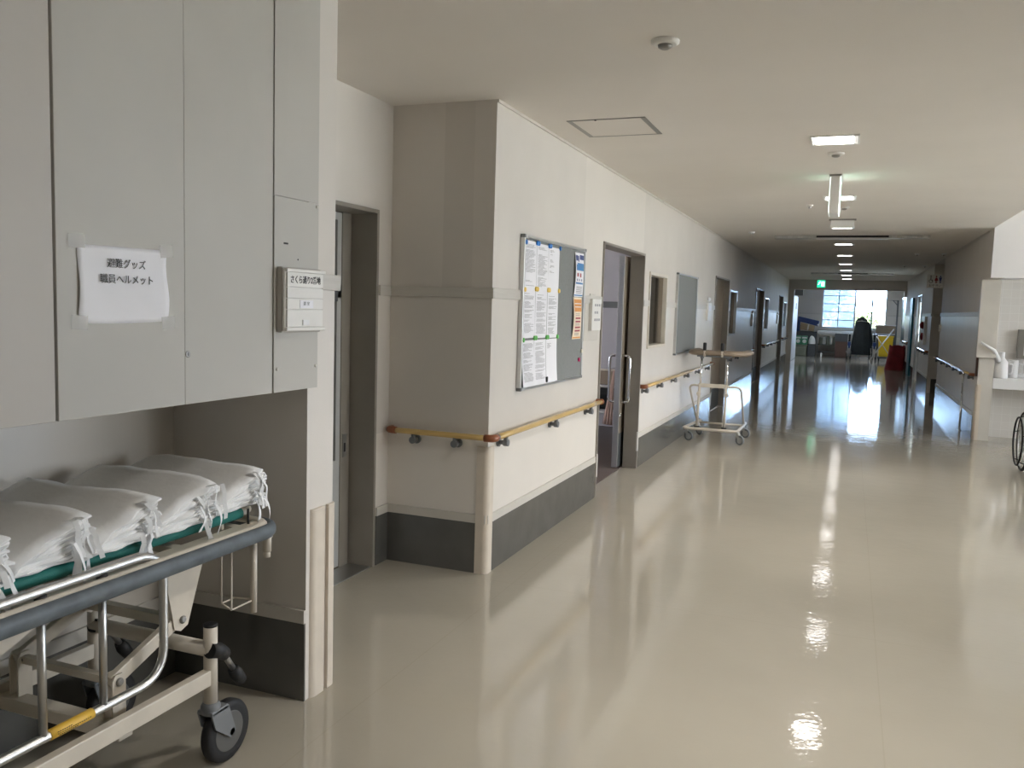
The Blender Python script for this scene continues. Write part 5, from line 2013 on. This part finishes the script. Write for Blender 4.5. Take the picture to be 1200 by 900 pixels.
for k in range(5):
    x = -0.98 + 0.125 * k
    h_ = 0.26 + 0.05 * ((k * 7) % 3) / 2
    t = thing('toilet_roll_pack', 'pale wrapped pack under the day bed, ' + names_[k], 'pack', (x, 34.45, 0.43), group='packs under the day bed')
    mb = MB()
    mb.box(x - 0.055, x + 0.055, 34.36, 34.56, 0.43, 0.43 + h_, 0.02)
    obj('pack_body', mb, M['packwhite' if k % 2 else 'greybox'], t)
    mb = MB()
    mb.prism([(x - 0.045, 0.43 + h_), (x + 0.045, 0.43 + h_), (x, 0.43 + h_ + 0.04)], 1, 34.4, 34.5)
    obj('pack_top', mb, M['packwhite'], t)
bx = thing('dark_box', 'dark box with two grips on top of the brown box by the day bed', 'box', (-0.23, 33.6, 0.58))
mb = MB()
mb.box(-0.47, 0.0, 33.4, 33.8, 0.58, 0.87, 0.01)
obj('box_body', mb, M['dgrey'], bx)
for x in (-0.33, -0.12):
    mb = MB()
    mb.tube(fillet([(x - 0.06, 33.5, 0.87), (x - 0.05, 33.5, 0.92), (x + 0.05, 33.5, 0.92), (x + 0.06, 33.5, 0.87)], 0.02), 0.012, 10)
    obj('grip', mb, M['white2'], bx)
bx = thing('brown_box', 'reddish brown box on the floor under the dark box', 'box', (-0.23, 33.6, 0))
mb = MB()
mb.box(-0.45, -0.02, 33.4, 33.8, 0.0, 0.54, 0.01)
obj('box_body', mb, M['brown'], bx)
mb = MB()
mb.box(-0.46, -0.01, 33.39, 33.81, 0.54, 0.58, 0.008)
obj('box_lid', mb, M['brown'], bx)
# stacked goods in the corner
bx = thing('storage_chest', 'grey green plastic chest on the floor in the window corner', 'chest', (-1.63, 33.6, 0))
mb = MB()
mb.box(-1.84, -1.43, 33.35, 33.85, 0.0, 0.36, 0.02)
obj('chest_body', mb, M['greybox'], bx)
mb = MB()
mb.box(-1.86, -1.41, 33.33, 33.87, 0.36, 0.41, 0.015)
obj('chest_lid', mb, M['greybox'], bx)
for x, l in ((-1.74, 'green and white wrapped pack on the chest, against the wall side'), (-1.52, 'green and white wrapped pack on the chest, beside the clothes heap')):
    t = thing('diaper_pack', l, 'pack', (x, 33.6, 0.41), group='wrapped packs on the chest')
    mb = MB()
    mb.box(x - 0.1, x + 0.1, 33.42, 33.76, 0.41, 0.74, 0.03)
    obj('pack_body', mb, M['packgreen'], t)
    mb = MB()
    mb.lathe([(0.07, 0), (0.07, -0.004)], (x, 33.42, 0.54), 'y', 18)
    mb.box(x - 0.085, x + 0.085, 33.416, 33.42, 0.64, 0.7)
    obj('printed_label', mb, M['packwhite'], t)
sh_ = thing('shelf_unit', 'low dark shelf unit between the chest and the day bed', 'shelf', (-1.26, 33.7, 0))
mb = MB()
mb.box(-1.39, -1.13, 33.45, 33.95, 0.0, 0.42, 0.006)
obj('shelf_body', mb, M['dgrey'], sh_)
mb = MB()
mb.box(-1.41, -1.12, 33.43, 33.97, 0.42, 0.445, 0.005)
obj('shelf_top', mb, M['dgrey'], sh_)
def heap(mb):
    def fn(u, v):
        a = 2 * PI * u
        r = 1 - v
        x = -1.27 + 0.13 * math.cos(a) * math.sqrt(max(0, 1 - v * v))
        y = 33.7 + 0.2 * math.sin(a) * math.sqrt(max(0, 1 - v * v))
        return (x, y, 0.446 + 0.3 * v + 0.04 * noise.noise(Vector((x * 12, y * 12, v * 3))) * (v > 0))
    mb.grid(fn, 24, 10)
solid('folded_clothes', 'pale heap of cloths on the low dark shelf beside the packs', 'cloths', M['cloth'], heap, (-1.27, 33.7, 0.446))
# navy mattress leaning and cardboard
mt = thing('folded_mattress', 'navy vinyl folded mattress tilted on top of the stacked goods', 'mattress', (-1.44, 34.1, 0.9))
mb = MB()
def tilt(x, z):
    return (x, z)
mb.prism([(-1.85, 0.9), (-1.74, 0.9), (-1.74, 1.25), (-1.08, 1.1), (-1.06, 1.3), (-1.82, 1.46)], 1, 33.95, 34.4, 0.02)
obj('mattress_body', mb, M['navy'], mt)
mb = MB()
mb.lathe([(0.03, 0), (0.03, -0.01)], (-1.1, 33.95, 1.16), 'y', 12)
obj('buckle', mb, M['white2'], mt)
cd = thing('cardboard_box', 'brown cardboard box tucked under the navy mattress', 'box', (-1.48, 34.05, 0.9))
mb = MB()
mb.hexa([(-1.73, 33.9, 0.98), (-1.24, 33.9, 0.9), (-1.24, 34.2, 0.9), (-1.73, 34.2, 0.98), (-1.7, 33.9, 1.22), (-1.21, 33.9, 1.12), (-1.21, 34.2, 1.12), (-1.7, 34.2, 1.22)], 0.004)
obj('box_body', mb, M['card'], cd)
mb = MB()
mb.hexa([(-1.48, 33.897, 0.95), (-1.43, 33.897, 0.94), (-1.43, 33.9, 0.94), (-1.48, 33.9, 0.95), (-1.45, 33.897, 1.165), (-1.4, 33.897, 1.155), (-1.4, 33.9, 1.155), (-1.45, 33.9, 1.165)])
obj('packing_tape', mb, M['trim'], cd)
pl = thing('low_cupboard', 'dark low cupboard carrying the navy mattress in the window corner', 'cupboard', (-1.5, 34.2, 0))
mb = MB()
mb.box(-1.85, -1.15, 34.0, 34.5, 0, 0.86, 0.006)
obj('cupboard_body', mb, M['dgrey'], pl)
mb = MB()
mb.box(-1.87, -1.13, 33.98, 34.52, 0.86, 0.9, 0.004)
obj('cupboard_top', mb, M['dgrey'], pl)
# gantry and bed head at the other side
ga = thing('steel_gantry', 'grey steel gantry arch with braced corners beside the end window', 'gantry', (1.17, 34.7, 0))
mb = MB()
mb.tube([(0.75, 34.7, 0.012), (0.75, 34.7, 2.14), (1.62, 34.7, 2.14), (1.62, 34.7, 0.012)], 0.032, 10)
mb.tube([(0.75, 34.7, 1.95), (0.92, 34.7, 2.14)], 0.016, 10)
mb.tube([(1.62, 34.7, 1.95), (1.45, 34.7, 2.14)], 0.016, 10)
obj('arch', mb, M['greyplastic'], ga)
for x in (0.75, 1.62):
    mb = MB()
    mb.bar((x, 34.45, 0.02), (x, 34.95, 0.02), 0.05, 0.03)
    obj('foot', mb, M['greyplastic'], ga)
bh = thing('bed_end', 'pale padded bed end standing behind the yellow bin', 'bed', (1.2, 34.0, 0))
mb = MB()
mb.box(0.9, 1.56, 34.0, 34.3, 0.92, 1.2, 0.03)
obj('padded_board', mb, M['padtan'], bh)
mb = MB()
mb.box(0.88, 1.58, 34.02, 34.28, 1.2, 1.235, 0.012)
obj('top_cover', mb, M['white2'], bh)
for x in (0.95, 1.5):
    mb = MB()
    mb.tube([(x, 34.15, 0.0), (x, 34.15, 0.93)], 0.02, 10)
    obj('leg', mb, M['steel'], bh)
mb = MB()
mb.box(0.9, 1.56, 34.02, 34.28, 0.3, 0.88, 0.01)
obj('lower_panel', mb, M['dgrey'], bh)
mb = MB()
mb.lathe([(0.032, 0), (0.034, 0.01), (0.034, 0.12), (0.02, 0.15), (0.018, 0.17)], (-0.9, 33.0, 0), 'z', 16)
o = obj('floor_bottle', mb, M['white2'])
recenter(o, (-0.9, 33.0, 0))
tag(o, 'small white bottle standing alone on the floor of the end room', 'bottle')

# ------------------------------------------------------------------ bedroom behind the open door
be = thing('hospital_bed', 'hospital bed end with brown boards and white rails seen through the open door', 'bed', (-2.75, 9.3, 0))
mb = MB()
mb.box(-3.2, -2.15, 9.42, 9.46, 0.64, 0.8, 0.015)
obj('end_board', mb, M['leaf'], be)
mb = MB()
mb.box(-3.2, -2.15, 9.415, 9.465, 0.8, 0.82, 0.006)
obj('board_edge', mb, M['beige'], be)
mb = MB()
for k in range(10):
    x = -3.15 + 0.105 * k
    mb.tube([(x, 9.44, 0.32), (x, 9.44, 0.64)], 0.008, 8)
mb.tube([(-3.2, 9.44, 0.32), (-2.15, 9.44, 0.32)], 0.014, 10)
mb.tube([(-3.2, 9.44, 0.62), (-2.15, 9.44, 0.62)], 0.014, 10)
obj('end_rails', mb, M['white2'], be)
for x in (-3.17, -2.18):
    for y in (9.44, 10.45):
        mb = MB()
        mb.tube([(x, y, 0.0), (x, y, 0.64)], 0.022, 10)
        obj('leg', mb, M['white2'], be)
mb = MB()
mb.box(-3.18, -2.17, 9.47, 10.5, 0.35, 0.52, 0.04)
obj('mattress', mb, M['darkcloth'], be)  # cloth kept dark to paint in the shade below the bed
cu = thing('bed_curtain', 'pale pink curtain hanging behind the half open bedroom door', 'curtain', (-2.2, 8.6, 0.3))
mb = MB()
def cur(u, v):
    w_ = 0.03 + 0.1 * (1 - v)
    return (-2.18 - w_ * u - 0.012, 8.42 + 0.02 * math.sin(u * 22) + 0.08 * u, 0.32 + 0.56 * v)
mb.grid(cur, 24, 6)
o = obj('cloth_drop', mb, M['pink'], cu)
o.modifiers.new('thick', 'SOLIDIFY').thickness = 0.004
mb = MB()
mb.tube([(-2.24, 8.45, 0.87), (-2.24, 8.45, 0.9), (-2.1, 8.45, 0.92), (-2.021, 8.45, 0.92)], 0.008, 8)
obj('tieback_hook', mb, M['chrome'], cu)

# ------------------------------------------------------------------ outside
g = MB()
g.box(-30, 40, 35.4, 70, -0.2, -0.1)
g.box(6.0, 40, -30, 35.4, -0.2, -0.1)
g.box(-40, -6.4, -20, 35.4, -0.2, -0.1)
struct('ground', g, M['ground'])
def tree(x, y, h, r, seed, m, label):
    rr = random.Random(seed)
    t = thing('tree', label, 'tree', (x, y, -0.1))
    mb = MB()
    pts = [(x + rr.uniform(-0.08, 0.08) * k, y, -0.1 + h * 0.75 * k / 5) for k in range(6)]
    mb.tube(pts, [0.14 - 0.018 * k for k in range(6)], 10)
    for k in range(7):
        a = rr.uniform(0, 2 * PI)
        z = h * (0.25 + 0.07 * k)
        mb.tube([(x, y, z), (x + r * 0.35 * math.cos(a), y + r * 0.35 * math.sin(a), z + 0.25), (x + r * 0.7 * math.cos(a), y + r * 0.7 * math.sin(a), z + 0.6)], [0.05, 0.035, 0.015], 7)
    obj('trunk', mb, M['bark'], t)
    mb = MB()
    for k in range(1500):
        d = Vector((rr.gauss(0, 1), rr.gauss(0, 1), rr.gauss(0, 1))).normalized()
        q = rr.random() ** 0.4
        c_ = Vector((x, y, h * 0.62)) + Vector((d.x * r, d.y * r, d.z * h * 0.42)) * q
        if noise.noise(c_ * 1.3) < -0.12:
            continue
        s = rr.uniform(0.07, 0.15)
        u_ = Vector((rr.gauss(0, 1), rr.gauss(0, 1), rr.gauss(0, 1))).normalized()
        w_ = u_.cross(d).normalized()
        mb._faces([c_ + u_ * s, c_ + w_ * s * 0.6, c_ - u_ * s, c_ - w_ * s * 0.6], [(0, 1, 2, 3)])
    obj('foliage', mb, M[m], t)
tree(-1.3, 40.0, 3.9, 1.4, 1, 'leafy', 'leafy tree outside the end window behind the figured panes')
tree(0.25, 42.5, 2.0, 1.0, 2, 'leafy2', 'low light green bush outside the clear pane by the coat stand')
tree(2.3, 41.6, 1.9, 0.9, 3, 'leafy2', 'low light green bush outside the clear pane by the gantry')
tree(-3.2, 43.0, 4.4, 1.8, 4, 'leafy', 'darker tree standing behind the tree at the figured panes')
bw = MB()
bw.box(-14, 14, 47.0, 47.3, -0.1, 1.5)
struct('wall_garden', bw, M['ceil'])

# lounge window frames (daylight comes in here)
for i, (a, b_) in enumerate(LW):
    root = struct_root('window_%d' % (7 + i), (5.87, (a + b_) / 2, 0.75))
    fr = MB()
    m2 = (a + b_) / 2
    for y0, y1, z0, z1 in ((a, a + 0.05, 0.75, 2.45), (b_ - 0.05, b_, 0.75, 2.45), (m2 - 0.03, m2 + 0.03, 0.8, 2.4), (a + 0.05, b_ - 0.05, 0.75, 0.8), (a + 0.05, b_ - 0.05, 2.4, 2.45)):
        fr.box(5.83, 5.9, y0, y1, z0, z1, 0.003)
    obj('window_frame', fr, M['alu'], root)
    gp = MB()
    gp.box(5.86, 5.866, a + 0.05, b_ - 0.05, 0.8, 2.4)
    obj('pane', gp, M['glass'], root)

# ------------------------------------------------------------------ daylight
wd = bpy.data.worlds.new('sky')
SC.world = wd
wd.use_nodes = True
wnt = wd.node_tree
bg = wnt.nodes['Background']
# bright hazy sky, deeper blue towards +y (away from the sun)
tcw = nd(wnt, 'ShaderNodeTexCoord')
sxw = nd(wnt, 'ShaderNodeSeparateXYZ')
wnt.links.new(tcw.outputs['Generated'], sxw.inputs['Vector'])
rw = nd(wnt, 'ShaderNodeValToRGB')
rw.color_ramp.elements[0].position = 0.55
rw.color_ramp.elements[0].color = (0.97, 0.97, 1.0, 1)
rw.color_ramp.elements[1].position = 0.9
rw.color_ramp.elements[1].color = (1.35, 1.95, 2.9, 1)
wnt.links.new(sxw.outputs['Y'], rw.inputs['Fac'])
wnt.links.new(rw.outputs['Color'], bg.inputs['Color'])
bg.inputs['Strength'].default_value = 10.0
sl_ = bpy.data.lights.new('sun', 'SUN')
sl_.energy = 30
sl_.angle = 0.02
sl_.color = (1.0, 0.96, 0.9)
so_ = bpy.data.objects.new('sun', sl_)
so_.rotation_euler = Vector((-0.12, 0.6, -0.8)).to_track_quat('-Z', 'Y').to_euler()
so_.location = (3, -8, 12)
COL.objects.link(so_)
def portal(loc, rot, sx, sy):
    l = bpy.data.lights.new('daylight_portal', 'AREA')
    l.shape = 'RECTANGLE'
    l.size, l.size_y = sx, sy
    l.cycles.is_portal = True
    o = bpy.data.objects.new('daylight_portal', l)
    o.location = loc
    o.rotation_euler = rot
    COL.objects.link(o)
for a, b_ in LW:
    portal((5.96, (a + b_) / 2, 1.6), (0, PI / 2, 0), 1.7, b_ - a)
portal((0.12, 35.36, 1.82), (-PI / 2, 0, 0), 2.3, 1.6)
portal((-6.11, 7.4, 1.45), (0, -PI / 2, 0), 1.1, 1.8)

# ------------------------------------------------------------------ camera
yaw, pit, rol, FPX = -0.374142, -0.0905903, 0.0296971, 998.5
cy_, sy_ = math.cos(yaw), math.sin(yaw)
fwd = Vector((sy_ * math.cos(pit), cy_ * math.cos(pit), math.sin(pit)))
rt = Vector((cy_, -sy_, 0))
up = rt.cross(fwd)
r2 = rt * math.cos(rol) + up * math.sin(rol)
u2 = up * math.cos(rol) - rt * math.sin(rol)
cd_ = bpy.data.cameras.new('camera')
cd_.sensor_width = 36
cd_.lens = FPX / 1200 * 36
cd_.clip_start = 0.05
cd_.clip_end = 300
co = bpy.data.objects.new('camera', cd_)
co.matrix_world = Matrix(((r2.x, u2.x, -fwd.x, 0), (r2.y, u2.y, -fwd.y, 0), (r2.z, u2.z, -fwd.z, 1.5), (0, 0, 0, 1)))
COL.objects.link(co)
SC.camera = co

vs = SC.view_settings
vs.view_transform = 'Standard'
vs.look = 'None'
vs.exposure = 0.44
vs.gamma = 1.0
vs.use_curve_mapping = False
SC.cycles.max_bounces = 10
SC.cycles.diffuse_bounces = 6
SC.cycles.transparent_max_bounces = 16
SC.cycles.use_denoising = True
